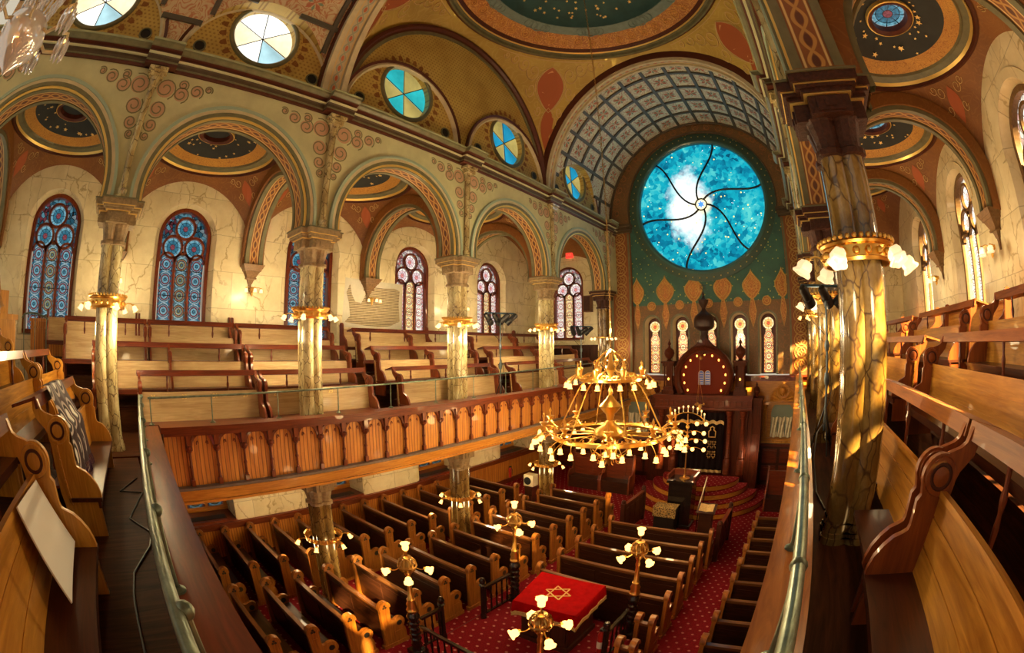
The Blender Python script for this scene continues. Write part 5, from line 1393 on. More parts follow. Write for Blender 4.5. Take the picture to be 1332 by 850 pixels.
# platform lamps
def platform_lamp(label, x, y):
    r = thing('platform_lamp_post', label, 'lamp', (x, y, ZG + .2))
    m = MB(); m.box(-.13, .13, -.13, .13, 0, .10); m.lathe([(.10, .10), (.08, .16), (.10, .22), (.085, .28), (.085, .80), (.11, .84), (.11, .88), (.085, .92), (.08, .98)], 14)
    for z in (.34, .46, .58, .70): m.lathe([(.086, z), (.10, z + .03), (.086, z + .06)], 14)
    m.build('post', M['black_gloss'], r)
    m = MB(); m.lathe([(.09, .97), (.10, 1.0), (.075, 1.06), (.09, 1.12), (.06, 1.18), (.07, 1.22), (.045, 1.26), (.035, 1.52), (.045, 1.60), (.03, 1.66), (.06, 1.72), (.06, 1.76)], 14); m.build('gilded_stem', M['gold'], r)
    m = MB()
    for i in range(12):
        a = 2 * pi * i / 12; m.tube([(q * cos(a), q * sin(a), z) for q, z in ((.05, 1.76), (.11, 1.79), (.145, 1.87), (.13, 1.96), (.07, 2.02))], .011, 4)
    m.lathe([(.146, 1.85), (.156, 1.87), (.146, 1.89)], 24); m.lathe([(.07, 2.0), (.08, 2.03), (.03, 2.05)], 16); m.sphere((0, 0, 1.88), .10, 12, 8); m.build('globe_cage', M['brass'], r)
    o = arm_with_shade(r, (0, 0, 2.04), (0, 0, 2.14), .012, 'up', 0)
    for i in range(4):
        a = pi / 4 * 1.15 + i * pi / 2; o = arm_with_shade(r, (.12 * cos(a), .12 * sin(a), 1.84), (.27 * cos(a), .27 * sin(a), 1.80), .009, 'rose', -.03, 'gold', 1.15)
    LAMPS.append(((x, y, ZG + 2.65), 7, (1, .62, .26))); LAMPS.append(((x + .40, y - .2, ZG + 1.8), 7, (1, .62, .26)))
platform_lamp('gilded lamp post at near left corner of the reading platform', -1.38, 4.87)
platform_lamp('gilded lamp post at far left corner of the reading platform, beside the red cloth', -1.30, 7.45)
platform_lamp('gilded lamp post right of the red cloth, with unlit top', 1.25, 7.42)
platform_lamp('gilded lamp post closest to the camera, in front of the red cloth', 1.04, 4.87)
# ------------------------------------------------------------------ reading platform
r = thing('reading_platform', 'low carpeted platform carrying the red-covered table', 'platform', (0, 6.15, ZG))
m = MB(); m.box(-1.45, 1.38, -1.45, 1.45, .0, .20); m.build('deck', M['carpet'], r, smooth=False)
m = MB(); m.box(-1.47, 1.40, -1.47, 1.47, .15, .19); m.build('nosing', M['dark_wood'], r, smooth=False)
def balustrade(label, x0, y0, x1, y1, post=True, h=.74):
    L = math.hypot(x1 - x0, y1 - y0); r = thing('platform_balustrade', label, 'railing', (x0, y0, ZG + .20), atan2(y1 - y0, x1 - x0))
    m = MB(); m.box(0, L, -.03, .03, h - .05, h); m.build('handrail', M['black_gloss'], r, smooth=False); m = MB(); m.box(0, L, -.02, .02, .07, .11); m.build('bottom_rail', M['black_gloss'], r, smooth=False)
    n = max(2, int(L / .15))
    for i in range(n):
        m = MB(); m.lathe([(.018, .10), (.022, .2), (.014, .3), (.026, .42), (.014, .52), (.02, h - .05)], 8, None, L * (i + .5) / n, 0); m.build('baluster', M['black_gloss'], r)
    if post:
        m = MB(); m.lathe([(.06, 0), (.06, .08), (.045, .12), (.045, h + .04), (.07, h + .06), (.05, h + .10), (.065, h + .15), (.04, h + .21), (.001, h + .22)], 12); m.build('end_post', M['black_gloss'], r)
balustrade('black balustrade left of the red-covered table, ending in a knobbed post', -1.34, 6.52, -1.31, 7.29)
balustrade('short black balustrade by the near left lamp post', -1.40, 5.52, -1.39, 5.03)
balustrade('black balustrade right of the red-covered table', 1.22, 6.45, 1.24, 7.26)
balustrade('black balustrade along the near side of the platform', -1.22, 4.87, .88, 4.87, False)
t = thing('reading_table', 'dark wooden table under the red velvet cloth', 'table', (0, 6.88, ZG + .20))
m = MB(); m.box(-.46, .58, -.48, .50, .0, .10); m.box(-.40, .54, -.43, .46, .10, .86)
for i in range(3): m.box(-.36 + i * .30, -.10 + i * .30, -.45, -.43, .2, .76)
m.build('cabinet', M['dark_wood_z'], t, smooth=False)
m = MB(); m.prism([(a * .95, b * .95) for a, b in ((-.66, .58), (-.46, -.58), (.66, -.46), (.62, .68))], .86, .90); m.build('table_top', M['dark_wood'], t, smooth=False)
cl = thing('velvet_table_cover', 'red velvet cloth with golden six-pointed star draped over the table', 'tablecloth', (0, 6.88, ZG + 1.10))
q4 = [(-.66, .58), (.62, .68), (.66, -.46), (-.46, -.58)]
def lerp(a, b, t): return (a[0] + (b[0] - a[0]) * t, a[1] + (b[1] - a[1]) * t)
m = MB(); top = [(a * 1.0, b, .012) for a, b in q4]
per = []; N = 14
for k in range(4):
    for i in range(N): per.append(lerp(q4[k], q4[(k + 1) % 4], i / N))
rows = [[(a, b, .012) for a, b in per]]
for j, (o_, z) in enumerate(((.012, .0), (.02, -.06), (.03, -.12), (.035, -.19))):
    rows.append([(a * (1 + o_ / .6) + .012 * (j / 3) * sin(i * 1.7), b * (1 + o_ / .6) + .012 * (j / 3) * cos(i * 1.3), z - (.02 * j if i % N == 0 else 0)) for i, (a, b) in enumerate(per)])
m.loft(rows, True); m.add([(a, b, .012) for a, b in q4], [(0, 1, 2, 3)]); m.build('cover', M['red_velvet'], cl)
m = MB(); lowr = rows[-1]
m.strip(lowr + [lowr[0]], [(a * 1.01, b * 1.01, z - .07 - .012 * (i % 2)) for i, (a, b, z) in enumerate(lowr + [lowr[0]])]); m.tube(lowr, .012, 5, None, True); m.build('fringe', M['fringe'], cl)
m = MB()
for tri in (0, pi / 3):
    P6 = [(.24 * cos(tri + k * 2 * pi / 3 + .05), .24 * sin(tri + k * 2 * pi / 3 + .05)) for k in range(3)]
    for k in range(3):
        a, b = P6[k], P6[(k + 1) % 3]; nx, ny = (b[1] - a[1]), (a[0] - b[0]); l = math.hypot(nx, ny); nx, ny = nx / l * .012, ny / l * .012
        m.prism([(a[0] + nx, a[1] + ny), (b[0] + nx, b[1] + ny), (b[0] - nx, b[1] - ny), (a[0] - nx, a[1] - ny)], .014, .018)
m.build('star_emblem', M['tan_gold'], cl, (.03, .05, 0), smooth=False)
# ------------------------------------------------------------------ ark, steps, lectern
for k, (rr, z) in enumerate(((2.35, .2), (2.0, .4), (1.65, .6), (1.3, .8))): pass
st = thing('ark_steps', 'four curved red-carpeted steps in front of the ark', 'steps', (.25, 16.3, ZG))
for k, (rr, z) in enumerate(((2.45, .2), (2.1, .4), (1.75, .6), (1.4, .8))):
    m = MB(); m.cm = 0; m.prism([(rr * cos(a), rr * sin(a)) for a in [pi + i * pi / 36 for i in range(37)]], z - .2, z); m.cm = 1
    m.loft([[(q * cos(a), q * sin(a), zz) for a in [pi + i * pi / 36 for i in range(37)]] for q, zz in ((rr + .004, z - .17), (rr + .015, z - .02))]); m.build('step', [M['carpet'], M['honey']], st)
M['ark_wood'] = wood('ark_wood', (.11, .020, .006), (.032, .006, .002), 'z', .5, .05, 1.0, .12); M['ark_red'] = wood('ark_red', (.17, .030, .008), (.06, .011, .004), 'x', .45, .08, 1.0, .15); M['cupola_wood'] = wood('cupola_wood', (.05, .016, .008), (.016, .006, .004), 'z', .35, .1)
ark = thing('torah_ark', 'tall dark carved ark with domed top, lit ring and tablets below the rose window', 'ark', (.05, 16.9, 0))
zb = ZG
m = MB()
m.box(-1.85, 1.85, .0, 1.1, zb, -.62); m.box(-1.70, -.95, -.18, 0, zb, -.62); m.box(.95, 1.70, -.18, 0, zb, -.62)
m.build('body', M['ark_wood'], ark, smooth=False)
m = MB()
for z0, z1, d in ((-.66, -.58, .30), (-.58, -.28, .20), (-.28, -.20, .30), (-.20, -.13, .38)): m.box(-1.80 - d * .2, 1.80 + d * .2, -d, 1.05, z0, z1)
for i in range(16): m.box(-1.66 + i * .215, -1.54 + i * .215, -.235, -.2, -.52, -.34)
m.build('cornice', M['ark_red'], ark, smooth=False)
for x in (-1.55, -1.05, 1.05, 1.55):
    m = MB(); m.lathe([(.14, zb + .8), (.14, zb + 1.3), (.10, zb + 1.36), (.115, zb + 1.42), (.085, zb + 1.46), (.075, -.95), (.10, -.92), (.08, -.88), (.14, -.72), (.15, -.66)], 14, None, x, -.30); m.build('column', M['ark_red'], ark)
m = MB()   # horseshoe gable with circular recess
hs = [(1.10 * cos(a), .50 + 1.10 * sin(a)) for a in [-.62 + i * (pi + 1.24) / 40 for i in range(41)]]
fn = lambda a, r_, d: (r_ * cos(a), -d, .50 + r_ * sin(a))
arcsweep(m, [(.93, -.1), (1.12, -.1), (1.12, .22), (1.04, .26), (.98, .18), (.93, .16)], fn, -.62, pi + .62, 48)
m.box(-1.15, 1.15, -.2, .4, -.20, -.12)
m.prism([(-.62, 1.44), (-.30, 1.66), (-.12, 1.85), (0, 1.92), (.12, 1.85), (.30, 1.66), (.62, 1.44), (0, 1.3)], -.15, .10, 'xz'); m.build('horseshoe_frame', M['ark_wood'], ark)
m = MB(); m.prism([(.98 * cos(a), .50 + .98 * sin(a)) for a in [2 * pi * i / 40 for i in range(40)]], .05, .12, 'xz'); m.build('round_panel', plain('panel_dark_red', (.11, .012, .004), .6, spec=.1), ark)
for i in range(15):
    a = -1.02 + i * (pi + 2.04) / 14; m = MB(); m.sphere((.80 * cos(a), .0, .50 + .80 * sin(a)), .034, 8, 5, 1.4); m.build('bulb', M['amber_spark'], ark)
m = MB()
for x in (-.125, .125): m.prism([(x - .10, .22), (x + .10, .22)] + arc(x, .62, .10, 0, pi, 8), -.02, .04, 'xz')
tb = m.build('tablets', plain('tablet_blue', (.05, .10, .42), .4), ark, smooth=False)
m = MB()
for x in (-.125, .125):
    for i in range(5): m.box(x - .075, x + .075, -.028, -.02, .275 + i * .085, .290 + i * .085)
    m.tube([(a, -.024, b) for a, b in [(x - .10, .22), (x + .10, .22)] + arc(x, .62, .10, 0, pi, 8)], .007, 4, None, True)
m.build('tablet_lettering', M['ivory'], tb, smooth=False)
m = MB(); m.lathe([(.16, 1.80), (.16, 1.95), (.13, 2.0), (.14, 2.12), (.30, 2.20), (.38, 2.28), (.39, 2.42), (.37, 2.58), (.32, 2.68), (.18, 2.78), (.09, 2.86), (.07, 2.95), (.12, 3.02), (.17, 3.12), (.19, 3.20), (.20, 3.24), (.12, 3.26), (.06, 3.32), (.03, 3.40), (.06, 3.45), (.03, 3.50), (.015, 3.56)], 20)
m.build('onion_cupola', M['cupola_wood'], ark)
m = MB()
for tri in (pi / 2, -pi / 2):
    P3 = [(.125 * cos(tri + k * 2 * pi / 3), 0, 3.70 + .125 * sin(tri + k * 2 * pi / 3)) for k in range(3)]; m.tube(P3, .014, 5, None, True)
m.build('star_finial', M['cupola_wood'], ark)
for x in (-1.36, 1.36):
    m = MB(); m.box(x - .24, x + .24, -.22, .26, -.13, .02); m.box(x - .19, x + .19, -.17, .21, .02, .14)
    for a in (-.15, .15):
        for b in (-.13, .17): m.lathe([(.035, .14), (.028, .2), (.028, .84), (.04, .9)], 8, None, x + a, b)
    m.box(x - .11, x + .11, -.06, .14, .14, .9); m.box(x - .21, x + .21, -.19, .23, .90, 1.0); m.box(x - .26, x + .26, -.24, .28, 1.0, 1.07)
    m.lathe([(.12, 1.07), (.06, 1.14), (.16, 1.24), (.20, 1.36), (.17, 1.48), (.06, 1.56), (.03, 1.64), (.07, 1.70), (.02, 1.80), (.001, 1.9)], 14, None, x, 0); o = m.build('turret', M['ark_wood'], ark)
    m = MB(); m.sphere((x, -.12, .42), .035, 8, 6, 1.4); m.build('bulb', M['amber_spark'], o)
for x in (-1.95, 1.95):
    m = MB(); m.box(x - .22, x + .22, .1, .8, zb, -.35); m.box(x - .27, x + .27, .05, .8, -.35, -.25); m.lathe([(.10, -.25), (.05, -.18), (.13, -.05), (.10, .08), (.03, .14), (.04, .2), (.001, .3)], 12, None, x, .35)
    for z in (-3.3, -2.3, -1.3): m.box(x - .15, x + .15, .07, .1, z, z + .75)
    m.build('side_pier', M['ark_wood'], ark)
cu = thing('ark_curtain', 'black velvet curtain with gold crown and lettering closing the ark', 'curtain', (.05, 16.68, 0))
m = MB(); m.loft([[(-.85 + 1.7 * i / 40, .03 * sin(i * 1.3), z) for i in range(41)] for z in (-2.92, -1.8, -.75)]); m.build('cloth', plain('curtain_black', (.010, .006, .007), .9, spec=.05), cu)
m = MB(); m.loft([[(-.85 + 1.7 * i / 40, -.05 + .03 * sin(i * .9), z + .05 * abs(sin(i * .47))) for i in range(41)] for z in (-1.18, -1.06)]); m.build('gold_valance', M['fringe'], cu); m = MB(); m.loft([[(-.85 + 1.7 * i / 40, -.04 + .03 * sin(i * 1.3), z) for i in range(41)] for z in (-2.94, -2.84)]); m.build('gold_hem', M['fringe'], cu)
m = MB(); x = .42
m.tube([(x + a, -.06, b) for a, b in ((-.12, -1.62), (-.13, -1.42), (-.06, -1.36), (-.07, -1.28), (0, -1.24), (.07, -1.28), (.06, -1.36), (.13, -1.42), (.12, -1.62))], .022, 5, None, True); m.build('gold_crown', M['tan_gold'], cu); m = MB()
for row, zz in enumerate((-1.78, -1.88, -1.98, -2.15, -2.25, -2.35)):
    for i in range(4):
        xx = x - .15 + i * .085
        m.box(xx, xx + .055, -.062, -.05, zz, zz + .014); m.box(xx + (.04 if (i + row) % 2 else .0), xx + (.055 if (i + row) % 2 else .014), -.062, -.05, zz - .05, zz)
        if (i * 3 + row) % 3 == 0: m.box(xx, xx + .055, -.062, -.05, zz - .05, zz - .036)
m.build('lettering', M['tan_gold'], cu, smooth=False)
LAMPS.append(((.1, 16.1, .5), 4, (1, .55, .22))); LAMPS.append(((.3, 15.2, -1.6), 9, (1, .62, .3)))
hl = thing('eternal_lamp', 'small gold lamp hanging on three chains before the ark', 'lamp', (.07, 16.0, -.42))
m = MB(); m.lathe([(.001, -.22), (.05, -.18), (.09, -.08), (.12, .0), (.14, .04), (.10, .05)], 14)
for i in range(3): m.sphere((.17 * cos(i * 2.1), .17 * sin(i * 2.1), .06), .04, 8, 5)
m.build('bowl', M['gold'], hl)
m = MB()
for i in range(3): m.tube([(.15 * cos(i * 2.1), .15 * sin(i * 2.1), .06), (0, 0, .95)], .007, 4)
m.tube([(0, 0, .95), (0, 0, 1.66)], .008, 4); m.sphere((.04, 0, 1.62), .07, 8, 5); m.build('hanging_chain', M['brass'], hl)
lc = thing('lectern', 'dark wooden lectern on the ark steps with a gold-embroidered cloth', 'lectern', (.31, 13.42, ZG))
m = MB(); m.box(-.36, .36, -.26, .30, 0, 1.42); m.box(-.40, .40, -.3, .34, 0, .1); m.box(-.42, .42, -.32, .36, 1.42, 1.5)
m.build('body', M['black_gloss'], lc, smooth=False)
m = MB(); m.box(-.44, -.38, -.3, .45, 1.5, 1.66); m.box(.38, .44, -.3, .45, 1.5, 1.66); m.box(-.44, .44, .36, .42, 1.5, 1.68); m.build('gallery_rail', M['red_wood'], lc, smooth=False)
bk = thing('small_reading_desk', 'low dark desk draped with a gold-patterned cloth left of the lectern', 'desk', (.04, 12.86, ZG))
m = MB(); m.box(-.32, .30, -.2, .2, 0, .80); m.build('body', M['black'], bk, smooth=False)
t = NT('brocade'); v = t.vor(t.obj(), 16, 'DISTANCE_TO_EDGE'); M['brocade'] = t.bsdf(t.mix(t.m('LESS_THAN', v, .10), (.10, .06, .02), (.45, .30, .10)), .6)
cv = thing('brocade_cloth', 'gold-patterned cloth with small star over the low desk', 'cloth', (.04, 12.86, ZG + .80))
m = MB(); m.loft([[(x, y, z) for x in (-.36, .34)] for y, z in ((-.25, -.28), (-.23, .0), (-.20, .015), (.2, .015))]); m.build('cloth', M['brocade'], cv, smooth=False)
m = MB()
for tri in (pi / 2, -pi / 2): m.tube([(.09 * cos(tri + k * 2 * pi / 3), -.25, -.12 + .09 * sin(tri + k * 2 * pi / 3)) for k in range(3)], .01, 4, None, True)
m.build('star_emblem', M['tan_gold'], cv)
m = MB(); rr_ = thing('lectern_handrail', 'pale slanted handrail right of the lectern', 'handrail', (.95, 13.2, ZG))
m.tube([(0, -.3, .7), (.06, .4, 1.55)], .02, 6); m.build('rail', M['ivory'], rr_)
for y, z in ((-.28, .72), (.36, 1.5)):
    m = MB(); m.tube([(.02, y, .0), (.03, y, z)], .016, 6); m.build('post', M['black_gloss'], rr_)
sd = thing('slanted_book_stand', 'small stand holding an open pale book beside the right partition', 'stand', (1.35, 12.3, ZG))
m = MB(); m.box(-.18, .18, -.14, .14, 0, 1.0); m.build('body', M['dark_wood'], sd, smooth=False)
m = MB(); m.box(-.26, .26, -.2, .2, -.012, .012, Matrix.Translation((0, 0, 1.06)) @ Matrix.Rotation(.45, 4, 'X')); m.build('top', M['dark_wood'], sd, smooth=False)
ob = thing('open_book', 'open book with pale pages on the slanted stand', 'book', (1.35, 12.3, ZG + 1.06))
m = MB(); T = Matrix.Rotation(.45, 4, 'X'); m.loft([[tuple(T @ Vector((x, y, .014 + .03 * abs(sin(x * 9)) ))) for x in [-.2 + .02 * i for i in range(21)]] for y in (-.14, .14)]); m.build('pages', M['fringe'], ob)
# benches along the east wall
def bench(label, x0, x1, y):
    L = x1 - x0; r = thing('wall_bench', label, 'bench', (x0, y, ZG)); m = MB(); m.box(0, L, -.48, 0, .40, .45); m.box(0, L, -.44, -.40, 0, .40); m.build('seat', M['dark_wood'], r, smooth=False)
    m = MB(); m.box(0, L, -.02, .04, .45, 1.22); m.box(0, L, -.05, .06, 1.22, 1.28)
    for i in range(max(1, int(L / .9))): m.box(.08 + i * .9, .82 + i * .9, -.035, -.02, .55, 1.12)
    m.build('backrest', M['red_wood'], r, smooth=False)
    for x in (0, L):
        m = MB(); m.prism([(-.5, 0), (-.5, .45), (-.46, .62), (-.34, .70), (-.2, .66), (-.12, .8), (-.08, 1.05), (-.02, 1.42), (.05, 1.42), (.06, 0)], -.03, .03, 'yz'); m.build('end_panel', M['red_wood_z'], r, (x, 0, 0), smooth=False)
bench('high-backed dark bench against the east wall, left of two beside the lower column', -4.75, -3.45, 15.9)
bench('high-backed dark bench against the east wall, nearer the ark', -3.38, -2.25, 15.9)
bench('high-backed reddish bench right of the ark under the shell niche', 2.76, 4.1, 15.6)
# ------------------------------------------------------------------ small gallery things
def stage_light(label, x, y, zb, h, n, rz, tilt=.5):
    r = thing('stage_light_stand', label, 'stage light', (x, y, zb), rz)
    m = MB(); m.tube([(0, 0, .35), (0, 0, h)], [.022, .016], 8); m.lathe([(.035, h * .42), (.05, h * .45), (.035, h * .49)], 10); m.lathe([(.03, h * .62), (.045, h * .65), (.03, h * .68)], 10); m.build('mast', M['steel'], r)
    for i in range(3):
        a = i * 2 * pi / 3 + .4; m = MB(); m.tube([(0, 0, h * .30), (.22 * cos(a), .22 * sin(a), .05), (.25 * cos(a), .25 * sin(a), .02)], .013, 6); m.build('leg', M['black'], r)
    m = MB(); m.tube([(-.42, 0, h), (.42, 0, h)], .022, 8); m.build('crossbar', plain('bar_blue', (.06, .13, .20), .4, .5), r)
    for i in range(n):
        xx = -.34 + .68 * i / (n - 1); o = MB(); T = Matrix.Translation((xx, 0, h - .14)) @ Matrix.Rotation((-1 if i < n / 2 else 1) * .75, 4, 'Y') @ Matrix.Rotation(tilt, 4, 'X')
        o.lathe([(.001, .18), (.05, .17), (.07, .12), (.07, -.05), (.085, -.06), (.085, -.20), (.07, -.2), (.06, -.12), (.001, -.12)], 12, T); o.tube([(xx, 0, h), (xx, .02, h - .12)], .01, 5); o.build('spotlight', M['black'], r)
    m = MB(); m.tube([(.03 + .05 * sin(i * .9), .03 * cos(i), h - .1 - i * (h - .3) / 14) for i in range(15)], .007, 4); m.tube([(-.34, 0, h), (-.42, .02, h - .2), (-.30, .02, h - .45), (-.03, .02, h - .7)], .006, 4); m.build('cable', M['black'], r)
stage_light('black stage light tree on a tripod near the middle of the left gallery', -3.86, 10.25, 0, 2.55, 4, pi / 2 - .5)
stage_light('black stage light tree near the far end of the left gallery', -3.88, 14.75, 0, 2.35, 4, pi / 2 - .5)
stage_light('dark lighting mast standing beside the second right column', 4.0, 7.9, 0, 2.45, 3, .4)
r = thing('damaged_plaster_patch', 'patch of bared wooden lath where plaster is missing, left gallery wall', 'wall damage', (-XW + .012, 9.2, 2.95))
rn = random.Random(5)
def blob(pts): return pts
m = MB(); pp = [(-1.15, -.55), (-.95, -.35), (-1.0, .05), (-1.10, .35), (-.98, .62), (-.9, .30), (-.78, .10), (-.55, .05), (-.42, .25), (-.35, .52), (-.1, .60), (.3, .58), (.75, .62), (.98, .55), (.95, .1), (1.0, -.45), (.6, -.62), (.1, -.66), (-.5, -.62)]
m.prism(pp, -.006, .004, 'yz'); m.build('lath', M['lath'], r, smooth=False)
m = MB(); m.prism([(-1.25, -.7), (-1.15, .8), (1.12, .78), (1.1, -.75)], -.010, -.004, 'yz'); m.build('bare_plaster', M['plaster_white'], r, smooth=False)
ex = thing('exit_sign', 'red illuminated EXIT sign high on the end wall of the left gallery', 'sign', (-6.17, YE - .05, 5.72))
m = MB(); m.box(-.17, .17, -.05, .02, -.14, .14); m.build('housing', M['exit_red'], ex, smooth=False)
text_mesh('EXIT', .13, M['ivory'], ex, (0, -.053, 0), (pi / 2, 0, 0), 'lettering')
r = thing('wall_speaker', 'brown boxy speaker mounted on the end wall of the left gallery', 'speaker', (-5.25, YE - .14, 3.5))
m = MB(); m.box(-.17, .17, -.13, .13, -.38, .32); m.build('cabinet', wood('speaker_brown', (.20, .09, .03), (.11, .05, .02), 'z', .5, .1), r, smooth=False)
m = MB(); m.box(-.14, .14, -.14, -.13, -.34, .28); m.build('grille', M['cap_brown'], r, smooth=False)
r = thing('floor_loudspeaker', 'white boxy loudspeaker standing by the farthest lower column', 'speaker', (-4.98, 13.25, ZG))
m = MB(); m.box(-.15, .15, -.15, .15, .0, .60); m.build('stand', M['dark_wood'], r, smooth=False)
m = MB(); m.box(-.19, .19, -.16, .16, .60, 1.0); m.build('cabinet', M['ivory'], r, smooth=False)
m = MB(); m.lathe([(.14, 0), (.14, .012), (.12, .015), (.05, .0), (.001, .008)], 20, Matrix.Translation((-.03, -.16, .79)) @ Matrix.Rotation(pi / 2, 4, 'X')); m.build('cone', M['black'], r)
r = thing('fire_extinguisher', 'red fire extinguisher on the wainscot below the far left gallery', 'fire extinguisher', (-XG + .10, 14.55, -3.3))
m = MB(); m.lathe([(.001, -.2), (.06, -.2), (.065, .14), (.03, .2), (.02, .22)], 12); m.build('cylinder', M['red_enamel'], r)
m = MB(); m.box(-.02, .04, -.05, .05, .22, .26); m.tube([(.03, .03, .22), (.07, .05, .1), (.075, .03, -.08)], .01, 5); m.build('valve', M['black'], r)
e2 = thing('red_extinguisher_small', 'small red and white extinguisher standing right of the red-covered table', 'fire extinguisher', (1.02, 6.72, ZG + .2))
m = MB(); m.lathe([(.001, 0), (.06, 0), (.06, .42), (.03, .48), (.02, .52)], 12); m.build('cylinder', M['red_enamel'], e2)
m = MB(); m.lathe([(.0615, .12), (.0615, .28)], 12); m.build('paper_band', M['white_paper'], e2)
m = MB(); m.box(-.02, .03, -.04, .04, .52, .57); m.build('valve', M['black'], e2)
# white board leaning on the near pew, shawls
r = thing('white_board', 'blank white board leaning on the pew in the bottom left corner', 'board', (0, 0, 0))
P4 = [Vector(p) for p in ((.55, .560, .415), (1.29, .535, .385), (1.2, .350, .87), (.57, .365, .83))]
m = MB(); nrm = (P4[1] - P4[0]).cross(P4[3] - P4[0]).normalized() * .012
m.add([tuple(p) for p in P4] + [tuple(p + nrm) for p in P4], [(0, 1, 2, 3), (7, 6, 5, 4), (0, 4, 5, 1), (1, 5, 6, 2), (2, 6, 7, 3), (3, 7, 4, 0)]); m.build('sheet', M['white_paper'], r, smooth=False)
r = thing('patterned_shawl', 'dark shawl with white ovals hung over a rear gallery pew', 'shawl', (-1.35, rear(-1.35), 0), RZ)
m = MB()
def shw(u, v):
    x = -.42 + .84 * u; t = v
    K = ((0, -.66, 1.235), (.15, -.545, 1.262), (.2, -.53, 1.24), (.5, -.375, .93), (.57, -.31, .88), (1.0, -.24, .47))
    for (t0, y0, z0), (t1, y1, z1) in zip(K, K[1:]):
        if t <= t1: f = (t - t0) / (t1 - t0); y, z = y0 + (y1 - y0) * f, z0 + (z1 - z0) * f; break
    return (x + .03 * sin(v * 9), y + .02 * (1 + sin(u * 16 + v * 2)) * min(1, 2 * v), z)
m.grid(shw, 30, 18); m.build('cloth', M['shawl'], r)
m = MB()
for i in range(26):
    u = i / 25; p = shw(u, 1.0); m.tube([p, (p[0] + .01 * sin(i * 2.1), p[1] + .015, p[2] - .06), (p[0] + .015 * sin(i * 1.3), p[1] + .02, p[2] - .13)], .006, 4)
m.build('fringe', plain('fringe_violet', (.10, .04, .10), .8), r)
# stair rail and cabinet behind the rear pews
r = thing('stair_handrail', 'thin bent metal handrail beside stairs at the left rear corner', 'handrail', (-6.4, -1.0, 1.3))
m = MB(); m.tube([(0, -.42, .76), (0, -.36, .84), (0, -.20, .87), (0, 0, .86), (0, .22, .80), (.0, .3, .76)], .02, 8); m.build('rail', M['pipe'], r)
for y, z in ((-.36, .84), (-.05, .86), (.26, .78)):
    m = MB(); m.tube([(0, y, -.9), (0, y, z)], .013, 6); m.build('post', M['pipe'], r)
r = thing('ornate_cabinet', 'yellow wooden cabinet with curved pediment at the left picture edge', 'cabinet', (-6.6, -2.1, .6), .5)
m = MB(); m.box(-.8, .8, -.25, .25, 0, 1.45); m.box(-.86, .86, -.3, .3, 1.40, 1.5)
m.box(-.55, -.05, -.28, -.25, .3, 1.3); m.box(.05, .55, -.28, -.25, .3, 1.3); m.build('body', M['honey_z'], r, smooth=False)
m = MB(); m.tube([(.8 - 1.2 * t, -.1, 1.55 + .75 * (t ** 1.6)) for t in [i / 14 for i in range(15)]], [.09 - .03 * i / 14 for i in range(15)], 8); m.box(-.6, .0, -.2, .2, 1.5, 2.0); m.build('pediment', M['honey_z'], r)
r = thing('panelled_screen', 'pale vertical-boarded wooden screen behind the stair handrail', 'screen', (-7.9, -.1, .96))
m = MB(); m.box(0, .06, -1.4, .0, 0, 1.15); m.box(-.02, .10, -1.42, .02, 1.10, 1.17); m.box(-.02, .10, -1.42, .02, .95, .99); m.build('boards', M['beadboard'], r, smooth=False)
# crystal chandelier corner
r = thing('crystal_chandelier', 'sparkling crystal chandelier peeking in at the top left corner', 'chandelier', (.50, -.42, 3.62))
m = MB(); m.lathe([(.02, .6), (.03, .3), (.10, .26), (.22, .16), (.25, .05), (.20, -.08), (.10, -.18), (.03, -.24), (.001, -.28)], 16); m.tube([(0, 0, .3), (0, 0, 1.4)], .012, 6); m.build('beaded_body', M['crystal'], r)
for i in range(7):
    a = i * 2 * pi / 7 + .35; m = MB(); m.tube([(q * cos(a), q * sin(a), z) for q, z in ((.18, .12), (.30, .04), (.42, .08), (.48, .20), (.46, .28), (.40, .26))], .016, 6); o = m.build('glass_arm', M['ivory'], r)
    for j in range(7):
        b = j * 2 * pi / 7; m = MB(); m.lathe([(.001, 0), (.014, -.03), (.020, -.10), (.012, -.17), (.001, -.20)], 6, None, .46 * cos(a) + .055 * cos(b), .46 * sin(a) + .055 * sin(b)); m.v = [(x, y, z + .22) for x, y, z in m.v]; m.build('crystal_drop', M['crystal'], o)
    m = MB(); m.sphere((.46 * cos(a), .46 * sin(a), .20), .022, 8, 5); m.build('flame_bulb', M['bulb'], o)
m = MB()
for i in range(24):
    a = i * 2 * pi / 24
    for j in range(5): m.lathe([(.001, 0), (.013, -.03), (.013, -.07), (.001, -.10)], 6, None, (.23 - .02 * j) * cos(a), (.23 - .02 * j) * sin(a)); m.v[-24:] = [(x, y, z + .62 - .09 * j) for x, y, z in m.v[-24:]]
tag(m.build('bead_curtain', M['crystal'], r), kind='stuff')
# cables on the rear walkway and pull cord over the rail
tag((lambda m: (m.tube([(-2.3, 1.22, .012), (-1.8, .95, .012), (-1.7, 1.25, .012), (-.9, 1.02, .012), (-.5, 1.22, .012), (-.2, 1.16, .012), (.25, .95, .012), (.6, .9, .012), (1.3, .86, .012), (2.2, .86, .012)], .009, 6), m.build('floor_cable', M['black']))[1])(MB()), 'black cable lying on the dark walkway boards at lower left', 'cable')
tag((lambda m: (m.tube([(3.95, 5.5, .012), (3.86, 6.0, .02), (3.80, 6.6, .25), (3.84, 7.0, .5), (3.95, 7.4, .55)], .012, 6), m.build('hanging_cable', M['black']))[1])(MB()), 'black cable looping by the second right column', 'cable')
EXPO = 0.72
SUNE = 90.0
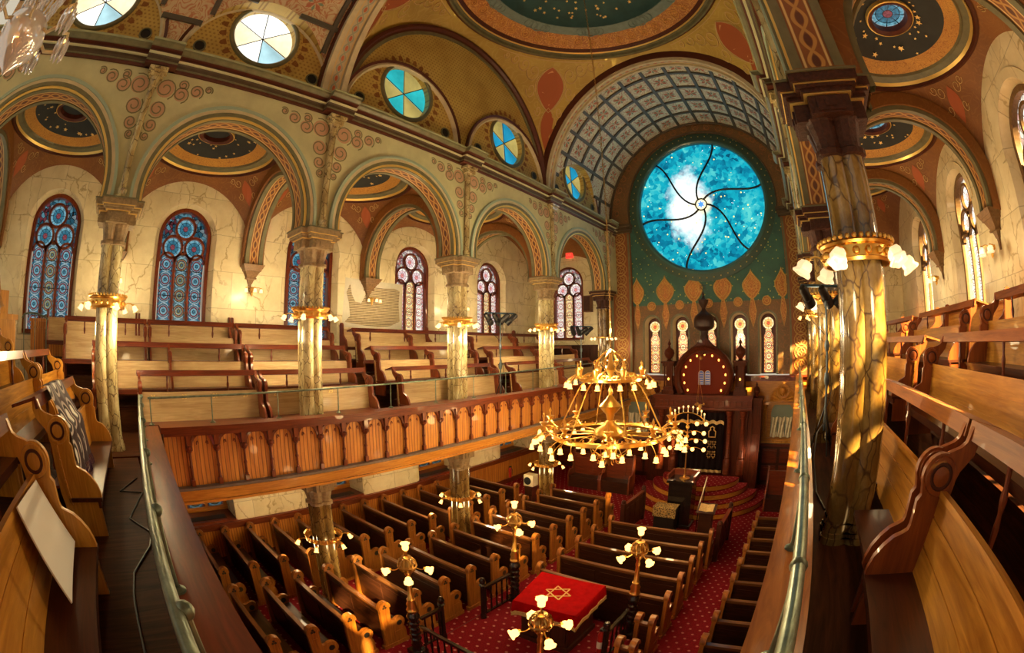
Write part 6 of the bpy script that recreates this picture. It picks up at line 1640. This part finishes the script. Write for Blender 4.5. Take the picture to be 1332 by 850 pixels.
# ------------------------------------------------------------------ camera
cd = bpy.data.cameras.new('camera'); cam = bpy.data.objects.new('camera', cd); COL.objects.link(cam)
cd.type = 'PANO'; cd.panorama_type = 'FISHEYE_EQUISOLID'; cd.sensor_width = 36.0; cd.sensor_fit = 'HORIZONTAL'
cd.fisheye_lens = 578.156 / 1332 * 36.0; cd.fisheye_fov = radians(220); cd.clip_start = .02
ex, ey, ez = .0462037614, .00597070526, .651586451
Rm = Matrix.Rotation(ez, 3, 'Z') @ Matrix.Rotation(ex, 3, 'X') @ Matrix.Rotation(ey, 3, 'Y')   # looks along +Y
Bc = Matrix(((1, 0, 0), (0, 0, -1), (0, 1, 0)))   # camera -Z -> +Y
cam.matrix_world = Matrix.Translation((3.50673561, 1.1061351, 1.65465304)) @ (Rm @ Bc).to_4x4()
SC.camera = cam
# ------------------------------------------------------------------ light
def lamp(name, loc, power, color=(1.0, .66, .30), r=.12):
    l = bpy.data.lights.new(name, 'POINT'); l.energy = power; l.color = color; l.shadow_soft_size = r
    o = bpy.data.objects.new(name, l); COL.objects.link(o); o.location = loc; return o
for loc, pw, c in LAMPS: lamp('lamp_light', loc, pw, c)
w = bpy.data.worlds.new('world'); SC.world = w; w.use_nodes = True
bg = w.node_tree.nodes['Background']; bg.inputs[0].default_value = (1.0, .88, .66, 1); bg.inputs[1].default_value = .38
sl = bpy.data.lights.new('sun', 'SUN'); sl.energy = SUNE; sl.color = (1, .80, .48); sl.angle = .02
so_ = bpy.data.objects.new('sun', sl); COL.objects.link(so_); so_.rotation_euler = Vector((-1.0, .53, -.675)).to_track_quat('-Z', 'Y').to_euler()
mb = MB(); mb.box(XW, XW + .1, -12, YB, -4, 22); struct(mb.build('sun_block_right_rear', MAT['marble_y'], smooth=False))  # unseen wall added to keep sun out of the open west end
SC.view_settings.view_transform = 'Standard'; SC.view_settings.look = 'None'; SC.view_settings.gamma = 1; SC.view_settings.use_curve_mapping = False
SC.view_settings.exposure = EXPO
cy = SC.cycles
cy.max_bounces = 6; cy.diffuse_bounces = 4; cy.glossy_bounces = 3; cy.transmission_bounces = 2; cy.sample_clamp_indirect = 6.0; cy.caustics_reflective = False; cy.caustics_refractive = False
cy.use_adaptive_sampling = True; cy.adaptive_threshold = .02; cy.use_denoising = True
